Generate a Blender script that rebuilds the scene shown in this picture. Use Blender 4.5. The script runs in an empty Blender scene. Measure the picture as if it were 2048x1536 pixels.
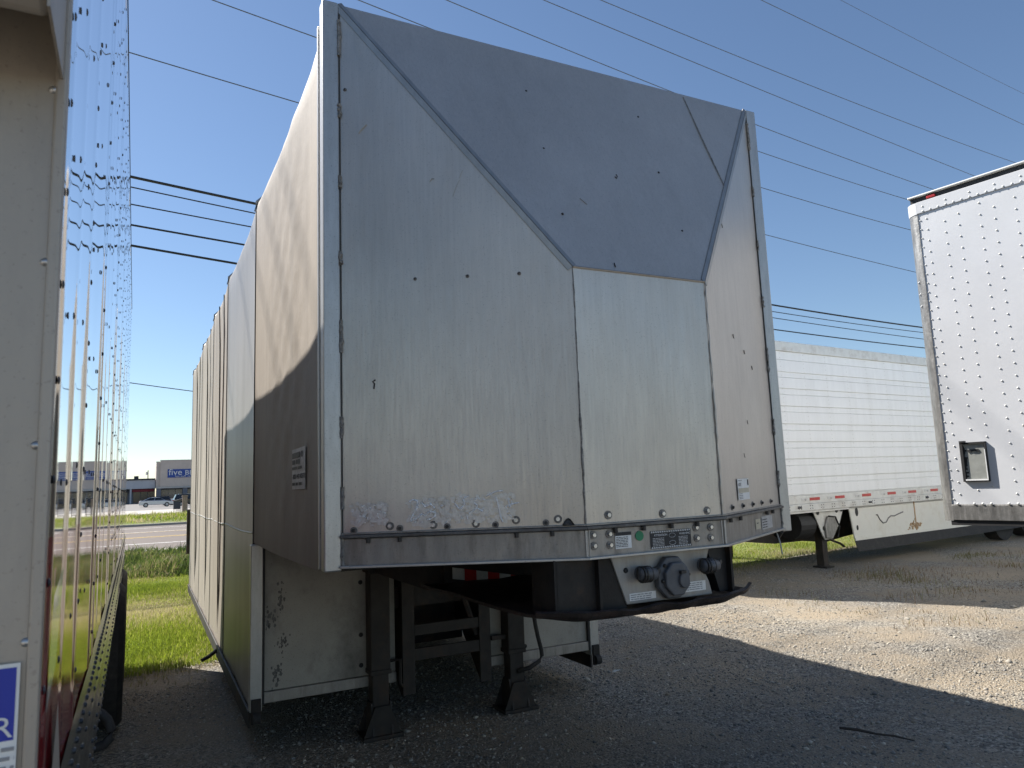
import bpy, math, random
import numpy as np
from mathutils import Vector, Matrix

rng = np.random.default_rng(7)
random.seed(7)
S = bpy.context.scene
COL = S.collection
R = math.radians

# ------------------------------------------------------------------ camera
cam = bpy.data.cameras.new('camera')
camo = bpy.data.objects.new('camera', cam)
COL.objects.link(camo)
yaw, pitch, roll = 0.4694, 0.1357, -0.0392
fw = Vector((math.sin(yaw) * math.cos(pitch), math.cos(yaw) * math.cos(pitch), math.sin(pitch)))
r0 = Vector((math.cos(yaw), -math.sin(yaw), 0))
u0 = r0.cross(fw)
rr = r0 * math.cos(roll) + u0 * math.sin(roll)
uu = -r0 * math.sin(roll) + u0 * math.cos(roll)
M = Matrix((rr, uu, -fw)).transposed().to_4x4()
M.translation = (-1.9354, -2.9876, 1.6311)
camo.matrix_world = M
cam.sensor_width = 36
cam.lens = 1443.9 * 36 / 2048
cam.clip_start = 0.02
cam.clip_end = 3000
cam.dof.use_dof = True
cam.dof.focus_distance = 4.6
cam.dof.aperture_fstop = 11.0
S.camera = camo

# ------------------------------------------------------------------ sky, sun, exposure
SUN = Vector((-0.56, 0.84, 1.0)).normalized()          # towards the sun
el = math.asin(SUN.z)
az = math.atan2(SUN.x, SUN.y)                           # clockwise from +Y
w = bpy.data.worlds.new('World')
S.world = w
w.use_nodes = True
nt = w.node_tree
sky = nt.nodes.new('ShaderNodeTexSky')
sky.sky_type = 'NISHITA'
sky.sun_disc = False
sky.sun_elevation = el
sky.sun_rotation = az
sky.air_density = 1.0
sky.dust_density = 0.15
sky.ozone_density = 3.2
nt.links.new(sky.outputs[0], nt.nodes['Background'].inputs[0])
nt.nodes['Background'].inputs[1].default_value = 0.056
sl = bpy.data.lights.new('sun', 'SUN')
sl.energy = 4.4
sl.angle = R(0.53)
sl.color = (1.0, 0.95, 0.88)
so = bpy.data.objects.new('sun', sl)
so.rotation_euler = SUN.to_track_quat('Z', 'Y').to_euler()
so.location = (0, 0, 30)
COL.objects.link(so)
S.view_settings.view_transform = 'Standard'
S.view_settings.look = 'None'
S.view_settings.exposure = 1.25
S.view_settings.gamma = 1.0

# ------------------------------------------------------------------ materials
MATS = {}


def mat(name, col, rough=0.6, metal=0.0, var=0.12, vscale=6.0, stretch=(1, 1, 1), bump=0.0, bscale=40.0,
        stain=None, stain_amt=0.0, stain_scale=2.5, stain_stretch=(1, 1, 1), rvar=0.0, coat=0.0, attr=None, spec=0.5,
        translucent=0.0, coords='Object', speck=0.0, blotch=0.0):
    if name in MATS:
        return MATS[name]
    m = bpy.data.materials.new(name)
    m.use_nodes = True
    t = m.node_tree
    b = t.nodes['Principled BSDF']
    N, L = t.nodes.new, t.links.new
    b.inputs['Roughness'].default_value = rough
    b.inputs['Metallic'].default_value = metal
    b.inputs['Specular IOR Level'].default_value = spec
    if coat:
        b.inputs['Coat Weight'].default_value = coat
        b.inputs['Coat Roughness'].default_value = 0.04
    tc = N('ShaderNodeTexCoord')

    def noise(scale, st=(1, 1, 1), detail=5, rough_=0.6):
        mp = N('ShaderNodeMapping')
        mp.inputs['Scale'].default_value = st
        L(tc.outputs[coords], mp.inputs[0])
        n = N('ShaderNodeTexNoise')
        n.inputs['Scale'].default_value = scale
        n.inputs['Detail'].default_value = detail
        n.inputs['Roughness'].default_value = rough_
        L(mp.outputs[0], n.inputs['Vector'])
        return n.outputs['Fac']

    def ramp(src, a, bb, lo=0.0, hi=1.0):
        r = N('ShaderNodeMapRange')
        r.inputs['From Min'].default_value = a
        r.inputs['From Max'].default_value = bb
        r.inputs['To Min'].default_value = lo
        r.inputs['To Max'].default_value = hi
        L(src, r.inputs[0])
        return r.outputs[0]

    def mix(fac, a, bcol, kind='MIX'):
        x = N('ShaderNodeMix')
        x.data_type = 'RGBA'
        x.blend_type = kind
        if isinstance(fac, float):
            x.inputs[0].default_value = fac
        else:
            L(fac, x.inputs[0])
        for s, v in ((6, a), (7, bcol)):
            if isinstance(v, tuple):
                x.inputs[s].default_value = (*v, 1)
            else:
                L(v, x.inputs[s])
        return x.outputs[2]

    if attr:
        a = N('ShaderNodeAttribute')
        a.attribute_name = attr
        c = a.outputs['Color']
    else:
        d = tuple(max(0, x * (1 - var)) for x in col)
        u = tuple(min(1, x * (1 + var)) for x in col)
        c = mix(ramp(noise(vscale, stretch), 0.3, 0.7), d, u)
    if stain:
        s = ramp(noise(stain_scale, stain_stretch, 8, 0.7), 0.5, 0.75, 0.0, stain_amt)
        c = mix(s, c, stain)
    if blotch:
        k = ramp(noise(1.1, (1, 1, 0.7), 7, 0.62), 0.32, 0.68, 1 - blotch, 1 + blotch * 0.6)
        cc = N('ShaderNodeCombineColor')
        for q in range(3):
            L(k, cc.inputs[q])
        c = mix(1.0, c, cc.outputs[0], 'MULTIPLY')
    if speck:
        s = ramp(noise(160, (1, 1, 1), 2), 0.62, 0.7, 0.0, speck)
        c = mix(s, c, (0.05, 0.045, 0.04))
    L(c, b.inputs['Base Color'])
    if rvar:
        L(ramp(noise(vscale * 1.7, stretch), 0.3, 0.7, max(0, rough - rvar), min(1, rough + rvar)), b.inputs['Roughness'])
    if bump:
        bp = N('ShaderNodeBump')
        bp.inputs['Strength'].default_value = 1.0
        bp.inputs['Distance'].default_value = bump
        L(noise(bscale, stretch if bscale < 0 else (1, 1, 1), 6), bp.inputs['Height'])
        L(bp.outputs[0], b.inputs['Normal'])
    if translucent:
        tr = N('ShaderNodeBsdfTranslucent')
        L(c, tr.inputs[0])
        ms = N('ShaderNodeMixShader')
        ms.inputs[0].default_value = translucent
        L(b.outputs[0], ms.inputs[1])
        L(tr.outputs[0], ms.inputs[2])
        L(ms.outputs[0], t.nodes['Material Output'].inputs[0])
    MATS[name] = m
    return m


mat('nose_alu', (0.57, 0.53, 0.48), 0.40, 0.68, 0.05, 9, (12, 12, 0.5), 0.0004, 60, (0.44, 0.41, 0.37), 0.4, 3.2, (3, 3, 0.25), rvar=0.07, speck=0.25, blotch=0.14)
mat('post_alu', (0.46, 0.46, 0.45), 0.38, 0.6, 0.08, 7, (6, 6, 1), 0.0005, 80, (0.35, 0.33, 0.3), 0.35, 6, (2, 2, 1), speck=0.3)
mat('beam_alu', (0.33, 0.31, 0.285), 0.5, 0.6, 0.14, 8, (3, 3, 1), 0.0008, 70, (0.13, 0.11, 0.09), 0.7, 5, (3, 3, 0.6), rvar=0.08, speck=0.3)
mat('ledge', (0.15, 0.145, 0.14), 0.55, 0.4, 0.3, 25, (1, 1, 1), 0.0015, 90, (0.07, 0.05, 0.04), 0.8, 9)
mat('seam_dark', (0.035, 0.035, 0.035), 0.7, 0, 0.3)
mat('weld', (0.25, 0.24, 0.225), 0.6, 0.4, 0.5, 60, bump=0.003, bscale=140)
mat('trim', (0.40, 0.385, 0.36), 0.42, 0.8, 0.12, 8, (3, 3, 1))
mat('bolt', (0.62, 0.62, 0.60), 0.35, 0.8, 0.2, 60, stain=(0.15, 0.1, 0.06), stain_amt=0.6, stain_scale=90)
mat('bolt_dark', (0.06, 0.055, 0.05), 0.6, 0.4, 0.3, 60)
mat('washer', (0.20, 0.19, 0.18), 0.55, 0.5, 0.4, 80)
mat('tarp_tan', (0.285, 0.247, 0.205), 0.62, 0, 0.07, 3, (4, 4, 0.4), 0.0015, 25, (0.20, 0.18, 0.155), 0.55, 1.3, (3, 3, 0.35), blotch=0.12)
mat('tarp_grey', (0.27, 0.255, 0.235), 0.42, 0, 0.06, 3, (4, 4, 0.4), 0.0012, 25, (0.17, 0.165, 0.15), 0.5, 1.3, (3, 3, 0.35), blotch=0.12)
mat('cream_wall', (0.36, 0.34, 0.30), 0.55, 0.0, 0.08, 5, (1, 1, 1), 0.0008, 50, (0.12, 0.11, 0.095), 0.9, 2.6, (1, 1, 0.8), speck=0.5)
mat('dark_steel', (0.028, 0.025, 0.023), 0.65, 0.3, 0.35, 9, (1, 1, 1), 0.0015, 60, (0.10, 0.055, 0.03), 0.7, 5)
mat('leg_steel', (0.030, 0.026, 0.023), 0.6, 0.3, 0.35, 9, (1, 1, 1), 0.0015, 60, (0.075, 0.042, 0.026), 0.7, 7)
mat('black', (0.018, 0.018, 0.019), 0.6, 0, 0.25, 30)
mat('rubber', (0.022, 0.021, 0.021), 0.75, 0, 0.25, 30, bump=0.001, bscale=80, stain=(0.09, 0.08, 0.065), stain_amt=0.4, stain_scale=8)
mat('greasy', (0.030, 0.022, 0.019), 0.55, 0.1, 0.6, 16, (1, 1, 1), 0.006, 45, (0.07, 0.032, 0.022), 0.8, 9)
mat('plate_grey', (0.36, 0.35, 0.33), 0.5, 0.2, 0.1, 8, (4, 4, 0.6), 0.0006, 60, (0.22, 0.17, 0.12), 0.6, 5, (3, 3, 0.5))
mat('socket', (0.095, 0.10, 0.11), 0.5, 0.0, 0.2, 20)
mat('sticker_white', (0.82, 0.82, 0.80), 0.5, 0, 0.06, 30, stain=(0.4, 0.38, 0.34), stain_amt=0.4, stain_scale=12)
mat('sticker_yellowed', (0.55, 0.50, 0.38), 0.5, 0, 0.06, 30)
mat('sticker_grey', (0.50, 0.49, 0.48), 0.55, 0, 0.12, 30, stain=(0.12, 0.12, 0.12), stain_amt=0.5, stain_scale=14)
mat('ink', (0.03, 0.03, 0.032), 0.6, 0, 0.1)
mat('faint_ink', (0.30, 0.30, 0.31), 0.6, 0, 0.1)
mat('white_paint', (0.75, 0.75, 0.74), 0.6, 0, 0.1, 30)
mat('chalk', (0.88, 0.88, 0.88), 0.8, 0, 0.2, 90)
mat('green_dot', (0.015, 0.22, 0.10), 0.5, 0, 0.1)
mat('blue_print', (0.012, 0.035, 0.38), 0.4, 0, 0.05)
mat('rubbed', (0.54, 0.53, 0.52), 0.36, 0.7, 0.15, 45, (1, 1, 1), 0.001, 120, (0.72, 0.72, 0.72), 0.6, 60)
mat('reflector_red', (0.45, 0.02, 0.02), 0.35, 0, 0.15, 40, coat=0.5)
mat('reflector_white', (0.62, 0.62, 0.60), 0.35, 0, 0.1, 40, coat=0.5)
mat('mirror_steel', (0.80, 0.80, 0.79), 0.035, 1.0, 0.02, 2)
mat('rail_steel', (0.62, 0.62, 0.60), 0.2, 1.0, 0.1, 12)
mat('front_grey', (0.42, 0.38, 0.33), 0.5, 0.4, 0.05, 4, (6, 6, 0.5), 0.0005, 60, (0.30, 0.28, 0.26), 0.5, 5, (2, 2, 0.7), speck=0.2)
mat('rivet_dark', (0.07, 0.07, 0.075), 0.45, 0.7, 0.2)
mat('rivet', (0.5, 0.5, 0.5), 0.35, 0.8, 0.2)
mat('red_paint', (0.34, 0.015, 0.025), 0.07, 0.35, 0.1, 6, coat=0.25, spec=0.4)
mat('white_gloss', (0.70, 0.71, 0.72), 0.1, 0, 0.04, 6, coat=0.8)
mat('box_white', (0.60, 0.61, 0.63), 0.42, 0.0, 0.03, 3, (1, 1, 1), 0.0006, 14, (0.55, 0.56, 0.57), 0.25, 2, (3, 3, 0.5))
mat('far_white', (0.84, 0.85, 0.84), 0.4, 0.0, 0.04, 3, (3, 3, 0.4), 0, 14, (0.68, 0.68, 0.64), 0.4, 1.5, (2, 2, 0.3))
mat('rail_white', (0.66, 0.66, 0.63), 0.45, 0.2, 0.08, 6, (1, 1, 1), 0, 10, (0.28, 0.22, 0.16), 0.6, 3.5)
mat('skirt_white', (0.70, 0.69, 0.63), 0.5, 0, 0.05, 3, (1, 1, 1), 0, 10, (0.42, 0.37, 0.28), 0.5, 3)
mat('worn_alu', (0.25, 0.245, 0.235), 0.42, 0.6, 0.3, 9, (3, 3, 1), 0.002, 40, (0.52, 0.51, 0.49), 0.8, 5, (4, 4, 0.5))
mat('box_window', (0.30, 0.31, 0.29), 0.35, 0.1, 0.15, 12, stain=(0.45, 0.45, 0.42), stain_amt=0.4, stain_scale=14)
mat('rust_flap', (0.40, 0.27, 0.15), 0.8, 0, 0.3, 20)
mat('wire', (0.02, 0.02, 0.022), 0.6, 0, 0.1)
mat('wire_alu', (0.09, 0.10, 0.115), 0.6, 0.2, 0.1)
mat('asphalt_road', (0.115, 0.092, 0.078), 0.85, 0, 0.12, 0.8, (0.3, 3, 1), 0.004, 50, coords='Object')
mat('asphalt_lot', (0.155, 0.145, 0.138), 0.85, 0, 0.12, 0.3)
mat('concrete', (0.38, 0.35, 0.31), 0.85, 0, 0.12, 1.5)
mat('line_white', (0.72, 0.71, 0.68), 0.7, 0, 0.12, 3)
mat('line_yellow', (0.62, 0.42, 0.10), 0.7, 0, 0.12, 3)
mat('stucco', (0.60, 0.51, 0.44), 0.85, 0, 0.06, 0.8, bump=0.01, bscale=6)
mat('stucco_light', (0.50, 0.48, 0.45), 0.85, 0, 0.06, 0.8)
mat('fascia', (0.46, 0.47, 0.50), 0.7, 0, 0.05, 0.8)
mat('roof_dark', (0.03, 0.035, 0.045), 0.7, 0, 0.1)
mat('pier', (0.16, 0.17, 0.20), 0.8, 0, 0.1)
mat('glass_dark', (0.025, 0.03, 0.035), 0.08, 0, 0.3, 0.6, spec=0.6)
mat('awning_red', (0.20, 0.03, 0.04), 0.8, 0, 0.1)
mat('sign_blue', (0.012, 0.06, 0.30), 0.4, 0, 0.05)
mat('car_silver', (0.55, 0.56, 0.58), 0.28, 0.6, 0.03, coat=0.7)
mat('car_dark', (0.03, 0.035, 0.05), 0.25, 0.3, 0.03, coat=0.8)
mat('car_white', (0.72, 0.73, 0.74), 0.3, 0, 0.03, coat=0.7)
mat('car_black', (0.012, 0.012, 0.014), 0.25, 0.2, 0.03, coat=0.8)
mat('brick_pillar', (0.34, 0.24, 0.21), 0.85, 0, 0.35, 14)
mat('red_lamp', (0.40, 0.02, 0.015), 0.25, 0, 0.1, coat=0.6)
mat('stone_attr', (0.3, 0.3, 0.3), 0.85, 0, attr='tint', spec=0.3)
mat('blade_attr', (0.1, 0.2, 0.03), 0.55, 0, attr='tint', translucent=0.5, spec=0.35)
mat('litter', (0.75, 0.76, 0.78), 0.5, 0, 0.1, 30)
mat('twig', (0.05, 0.042, 0.035), 0.8, 0, 0.2, 30)


def ground_mat():
    m = bpy.data.materials.new('gravel')
    m.use_nodes = True
    t = m.node_tree
    b = t.nodes['Principled BSDF']
    N, L = t.nodes.new, t.links.new
    tc = N('ShaderNodeTexCoord')

    def noise(scale, detail=6, rough=0.6):
        n = N('ShaderNodeTexNoise')
        n.inputs['Scale'].default_value = scale
        n.inputs['Detail'].default_value = detail
        n.inputs['Roughness'].default_value = rough
        L(tc.outputs['Object'], n.inputs['Vector'])
        return n.outputs['Fac']

    def cr(src, stops):
        r = N('ShaderNodeValToRGB')
        e = r.color_ramp.elements
        while len(e) < len(stops):
            e.new(0.5)
        for i, (p, c) in enumerate(stops):
            e[i].position = p
            e[i].color = (*c, 1)
        L(src, r.inputs[0])
        return r.outputs[0]

    def mix(f, a, c, kind='MIX'):
        x = N('ShaderNodeMix')
        x.data_type = 'RGBA'
        x.blend_type = kind
        if isinstance(f, float):
            x.inputs[0].default_value = f
        else:
            L(f, x.inputs[0])
        L(a, x.inputs[6])
        L(c, x.inputs[7])
        return x.outputs[2]
    v = N('ShaderNodeTexVoronoi')
    v.inputs['Scale'].default_value = 62
    L(tc.outputs['Object'], v.inputs['Vector'])
    sep = N('ShaderNodeSeparateColor')
    L(v.outputs['Color'], sep.inputs[0])
    stones = cr(sep.outputs[0], [(0.0, (0.11, 0.10, 0.09)), (0.35, (0.22, 0.205, 0.18)), (0.7, (0.35, 0.325, 0.28)), (1.0, (0.50, 0.465, 0.40))])
    dirt = cr(noise(90, 4, 0.7), [(0.3, (0.18, 0.15, 0.115)), (0.7, (0.39, 0.335, 0.26))])
    f = cr(noise(0.9, 8, 0.68), [(0.40, (0, 0, 0)), (0.56, (0.95, 0.95, 0.95))])
    c = mix(f, stones, dirt)
    big = cr(noise(0.45, 5), [(0.35, (0.70, 0.71, 0.73)), (0.65, (1.15, 1.12, 1.06))])
    c = mix(1.0, c, big, 'MULTIPLY')
    L(c, b.inputs['Base Color'])
    b.inputs['Roughness'].default_value = 0.9
    b.inputs['Specular IOR Level'].default_value = 0.25
    bp = N('ShaderNodeBump')
    bp.inputs['Distance'].default_value = 0.012
    bp.inputs['Strength'].default_value = 1.0
    mm = N('ShaderNodeMath')
    mm.operation = 'SUBTRACT'
    L(noise(70, 4), mm.inputs[0])
    L(v.outputs['Distance'], mm.inputs[1])
    L(mm.outputs[0], bp.inputs['Height'])
    L(bp.outputs[0], b.inputs['Normal'])
    MATS['gravel'] = m

    m = bpy.data.materials.new('soil_grass')
    m.use_nodes = True
    t = m.node_tree
    b = t.nodes['Principled BSDF']
    N, L = t.nodes.new, t.links.new
    tc = N('ShaderNodeTexCoord')
    c1 = cr(noise(3.0, 8, 0.7), [(0.3, (0.08, 0.11, 0.02)), (0.5, (0.14, 0.17, 0.035)), (0.72, (0.27, 0.22, 0.12))])
    L(c1, b.inputs['Base Color'])
    b.inputs['Roughness'].default_value = 0.95
    bp = N('ShaderNodeBump')
    bp.inputs['Distance'].default_value = 0.03
    L(noise(30, 6), bp.inputs['Height'])
    L(bp.outputs[0], b.inputs['Normal'])
    MATS['soil_grass'] = m


ground_mat()


# ------------------------------------------------------------------ mesh helpers
def V(*a):
    return np.array(a, float)


class MB:
    def __init__(s):
        s.v = []
        s.f = []

    def add(s, verts, faces):
        o = len(s.v)
        s.v.extend([tuple(map(float, p)) for p in verts])
        s.f.extend([tuple(i + o for i in f) for f in faces])
        return s

    def box(s, x0, x1, y0, y1, z0, z1):
        x0, x1 = sorted((x0, x1)); y0, y1 = sorted((y0, y1)); z0, z1 = sorted((z0, z1))
        v = [(x, y, z) for z in (z0, z1) for y in (y0, y1) for x in (x0, x1)]
        return s.add(v, [(0, 2, 3, 1), (4, 5, 7, 6), (0, 1, 5, 4), (2, 6, 7, 3), (0, 4, 6, 2), (1, 3, 7, 5)])

    def obox(s, c, ax, ay, az_):
        c, ax, ay, az_ = map(lambda q: np.array(q, float), (c, ax, ay, az_))
        v = [c + i * ax + j * ay + k * az_ for k in (-1, 1) for j in (-1, 1) for i in (-1, 1)]
        return s.add(v, [(0, 2, 3, 1), (4, 5, 7, 6), (0, 1, 5, 4), (2, 6, 7, 3), (0, 4, 6, 2), (1, 3, 7, 5)])

    def prism(s, poly, d):
        d = np.array(d, float)
        p = [np.array(q, float) for q in poly]
        n = len(p)
        return s.add(p + [q + d for q in p], [tuple(range(n))[::-1], tuple(range(n, 2 * n))] + [(i, (i + 1) % n, n + (i + 1) % n, n + i) for i in range(n)])

    def cyl(s, p0, p1, r, n=12, r1=None, cap=True):
        p0, p1 = np.array(p0, float), np.array(p1, float)
        r1 = r if r1 is None else r1
        d = p1 - p0
        d = d / np.linalg.norm(d)
        a = np.cross(d, (0, 0, 1) if abs(d[2]) < 0.9 else (1, 0, 0))
        a /= np.linalg.norm(a)
        b = np.cross(d, a)
        an = [2 * math.pi * i / n for i in range(n)]
        v = [p0 + r * (math.cos(t) * a + math.sin(t) * b) for t in an] + [p1 + r1 * (math.cos(t) * a + math.sin(t) * b) for t in an]
        f = [(i, (i + 1) % n, n + (i + 1) % n, n + i) for i in range(n)]
        if cap:
            f += [tuple(range(n))[::-1], tuple(range(n, 2 * n))]
        return s.add(v, f)

    def tube(s, pts, r, n=6):
        pts = [np.array(p, float) for p in pts]
        m = len(pts)
        rs = r if hasattr(r, '__len__') else [r] * m
        v = []
        for i, p in enumerate(pts):
            d = pts[min(i + 1, m - 1)] - pts[max(i - 1, 0)]
            d = d / (np.linalg.norm(d) + 1e-12)
            a = np.cross(d, (0, 0, 1) if abs(d[2]) < 0.95 else (1, 0, 0))
            a /= np.linalg.norm(a)
            b = np.cross(d, a)
            v += [p + rs[i] * (math.cos(2 * math.pi * k / n) * a + math.sin(2 * math.pi * k / n) * b) for k in range(n)]
        f = [(i * n + k, i * n + (k + 1) % n, (i + 1) * n + (k + 1) % n, (i + 1) * n + k) for i in range(m - 1) for k in range(n)]
        f += [tuple(range(n))[::-1], tuple(range((m - 1) * n, m * n))]
        return s.add(v, f)

    def grid(s, fn, nu, nv):
        v = [fn(i / nu, j / nv) for j in range(nv + 1) for i in range(nu + 1)]
        f = [(j * (nu + 1) + i, j * (nu + 1) + i + 1, (j + 1) * (nu + 1) + i + 1, (j + 1) * (nu + 1) + i) for j in range(nv) for i in range(nu)]
        return s.add(v, f)

    def dome(s, c, n, r, h, k=8):
        c, n = np.array(c, float), np.array(n, float)
        n = n / np.linalg.norm(n)
        a = np.cross(n, (0, 0, 1) if abs(n[2]) < 0.9 else (1, 0, 0))
        a /= np.linalg.norm(a)
        b = np.cross(n, a)
        ring = lambda q, hh: [c + n * hh + q * (math.cos(2 * math.pi * i / k) * a + math.sin(2 * math.pi * i / k) * b) for i in range(k)]
        v = ring(r, 0) + ring(r * 0.75, h * 0.7) + [c + n * h]
        f = [(i, (i + 1) % k, k + (i + 1) % k, k + i) for i in range(k)] + [(k + i, k + (i + 1) % k, 2 * k) for i in range(k)]
        return s.add(v, f)

    def build(s, name, m, parent=None, smooth=False, bevel=0.0, kind=None):
        me = bpy.data.meshes.new(name)
        me.from_pydata(s.v, [], s.f)
        me.materials.append(MATS[m])
        if smooth:
            me.polygons.foreach_set('use_smooth', [True] * len(me.polygons))
        o = bpy.data.objects.new(name, me)
        COL.objects.link(o)
        if parent:
            o.parent = parent
        if bevel:
            bv = o.modifiers.new('bevel', 'BEVEL')
            bv.width = bevel
            bv.segments = 2
            bv.limit_method = 'ANGLE'
        if kind:
            o['kind'] = kind
        return o


def thing(name, label, cat, loc=(0, 0, 0), rz=0.0, group=None):
    o = bpy.data.objects.new(name, None)
    o.empty_display_size = 0.3
    o.location = loc
    o.rotation_euler = (0, 0, rz)
    COL.objects.link(o)
    o['label'] = label
    o['category'] = cat
    if group:
        o['group'] = group
    return o


def tag(o, label=None, cat=None, group=None, kind=None):
    for k, v in (('label', label), ('category', cat), ('group', group), ('kind', kind)):
        if v:
            o[k] = v
    return o


def print_row(count, size, m, parent, origin, ux, uy, sx, align):
    """print too small to read: a row of short ink bars, count = letters"""
    o = np.array(origin, float)
    ux = np.array(ux, float) / np.linalg.norm(ux)
    uy = np.array(uy, float) / np.linalg.norm(uy)
    w = count * size * 0.55 * sx
    t = -w if align == 'RIGHT' else 0.0
    end = t + w
    mb = MB()
    while t < end:
        l = min(end - t, size * sx * random.uniform(1.2, 4.0))
        a = o + ux * t
        mb.add([a, a + ux * l, a + ux * l + uy * size * .5, a + uy * size * .5], [(0, 1, 2, 3)])
        t += l + size * sx * 0.45
    return mb.build('print_row', m, parent)


def text(body, size, m, parent, origin, ux, uy, name='lettering', depth=0.0012, sx=1.0, shear=0.0, align='LEFT'):
    """flat raised lettering: origin = lower left corner, ux = reading direction, uy = up"""
    if name == 'small_print':
        return print_row(body, size, m, parent, origin, ux, uy, sx, align)
    c = bpy.data.curves.new(name, 'FONT')
    c.body = body
    c.size = size
    c.extrude = depth
    c.shear = shear
    c.align_x = align
    c.resolution_u = 3
    t = bpy.data.objects.new(name, c)
    COL.objects.link(t)
    dg = bpy.context.evaluated_depsgraph_get()
    me = bpy.data.meshes.new_from_object(t.evaluated_get(dg))
    bpy.data.objects.remove(t)
    me.materials.clear()
    me.materials.append(MATS[m])
    ux = Vector(ux).normalized()
    uy = Vector(uy).normalized()
    uz = ux.cross(uy)
    me.transform(Matrix.Translation(Vector(origin)) @ Matrix((ux * sx, uy, uz)).transposed().to_4x4())
    o = bpy.data.objects.new(name, me)
    COL.objects.link(o)
    o.parent = parent
    return o


def wob(k, a, seed):
    """sum of sines: a smooth pseudo random function of two variables"""
    g = np.random.default_rng(seed)
    fr = g.uniform(0.4, 1.0, (k, 2)) * g.choice([-1, 1], (k, 2))
    ph = g.uniform(0, 6.28, k)
    am = g.uniform(0.4, 1.0, k)
    am = am / am.sum()

    def fn(x, y):
        r = 0
        for i in range(k):
            r = r + am[i] * np.sin(fr[i, 0] * x + fr[i, 1] * y + ph[i])
        return a * r
    return fn


# ------------------------------------------------------------------ ground
def coords(lo, hi, dlo, dhi, step, far=1.35):
    a = list(np.arange(dlo, dhi + 1e-6, step))
    x, st = dhi, step
    while x < hi:
        st *= far
        x += st
        a.append(min(x, hi))
    x, st = dlo, step
    while x > lo:
        st *= far
        x -= st
        a.insert(0, max(x, lo))
    return np.array(a)


h1, h2 = wob(9, 0.03, 3), wob(9, 0.010, 4)


def gz(x, y):
    fade = np.exp(-(((x - 3) / 14) ** 2 + ((y - 2) / 10) ** 4))
    return (h1(x * 2.2, y * 2.2) + h2(x * 7, y * 7)) * fade - 0.006


gx = coords(-700, 900, -6, 16, 0.16)
gy = coords(-500, 1500, -6, 10, 0.16)
X, Y = np.meshgrid(gx, gy)
Z = gz(X, Y)
b = MB()
nx = len(gx)
b.v = list(zip(X.ravel().tolist(), Y.ravel().tolist(), Z.ravel().tolist()))
b.f = [(j * nx + i, j * nx + i + 1, (j + 1) * nx + i + 1, (j + 1) * nx + i) for j in range(len(gy) - 1) for i in range(nx - 1)]
tag(b.build('gravel_ground', 'gravel', smooth=True), kind='structure')

ye = wob(7, 0.22, 11)


def yb(x):
    return 5.15 + 0.215 * (x + 1) + ye(x * 3.0, 0.0)


lh = wob(8, 0.02, 12)


def sm(a, b_, x):
    t = np.clip((x - a) / (b_ - a), 0, 1)
    return t * t * (3 - 2 * t)


def lz(x, y):
    bank = 0.16 * sm(13.2, 14.6, y) * (1 - sm(17.5, 20.0, y))
    return 0.012 + lh(x * 1.5, y * 1.5) * sm(0, 1.5, y - yb(x)) + bank * (0.85 + 0.15 * np.sin(x * 2.1 + y))


xs = np.concatenate([np.arange(-40, -4, 1.0), np.arange(-4, 14, 0.2), np.arange(14, 60.1, 1.5)])
b = MB()
nv = 56
P = []
for j in range(nv + 1):
    t = j / nv
    for x in xs:
        y0 = float(yb(x))
        y = y0 + (20.6 - y0) * t
        P.append((float(x), y, float(lz(x, y)) - (0.03 if j == 0 else 0)))
n_ = len(xs)
b.v = P
b.f = [(j * n_ + i, j * n_ + i + 1, (j + 1) * n_ + i + 1, (j + 1) * n_ + i) for j in range(nv) for i in range(n_ - 1)]
tag(b.build('lawn', 'soil_grass', smooth=True), kind='structure')


def sheet(name, m, x0, x1, y0, y1, z, parent=None):
    return MB().add([(x0, y0, z), (x1, y0, z), (x1, y1, z), (x0, y1, z)], [(0, 1, 2, 3)]).build(name, m, parent)


tag(sheet('road_shoulder', 'concrete', -300, 300, 20.3, 23.2, 0.016), kind='structure')
road = tag(sheet('road', 'asphalt_road', -300, 300, 22.6, 42.6, 0.024), kind='structure')
for y, m, wd in ((25.5, 'line_white', 0.16), (29.85, 'line_yellow', 0.13), (30.2, 'line_yellow', 0.13), (34.6, 'line_yellow', 0.13), (34.95, 'line_white', 0.13), (39.6, 'line_white', 0.16)):
    sheet('lane_line', m, -300, 300, y, y + wd, 0.029, road)
kb = MB().box(-300, 300, 42.6, 42.9, 0.0, 0.15).build('kerb', 'concrete')
tag(kb, kind='structure')
b = MB().grid(lambda u, v: (-120 + 240 * u, 42.9 + 13 * v, 0.13 + 0.25 * math.sin(math.pi * v) ** 0.7 + 0.02 * math.sin(u * 90)), 60, 10)
tag(b.build('verge', 'soil_grass', smooth=True), kind='structure')
tag(sheet('parking_lot', 'asphalt_lot', -300, 300, 55.9, 260, 0.12), kind='structure')
tag(sheet('concrete_apron', 'concrete', -40, 60, 70, 90, 0.126), kind='structure')


# ------------------------------------------------------------------ main covered step-deck trailer
W, PW = 1.295, 0.0706
WI = W - PW
CX, D = 0.3588, 0.4831
H, HC = 3.793, 2.5208
ZP, ZB = 1.447, 1.321
T = thing('covered_trailer', 'tan tarp-sided step-deck trailer with faceted grey metal nose standing on landing legs', 'trailer')
P0, P1, P2, P3 = V(-WI, 0, 0), V(-CX, -D, 0), V(CX, -D, 0), V(WI, 0, 0)


def zz(p, z):
    return V(p[0], p[1], z)


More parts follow.
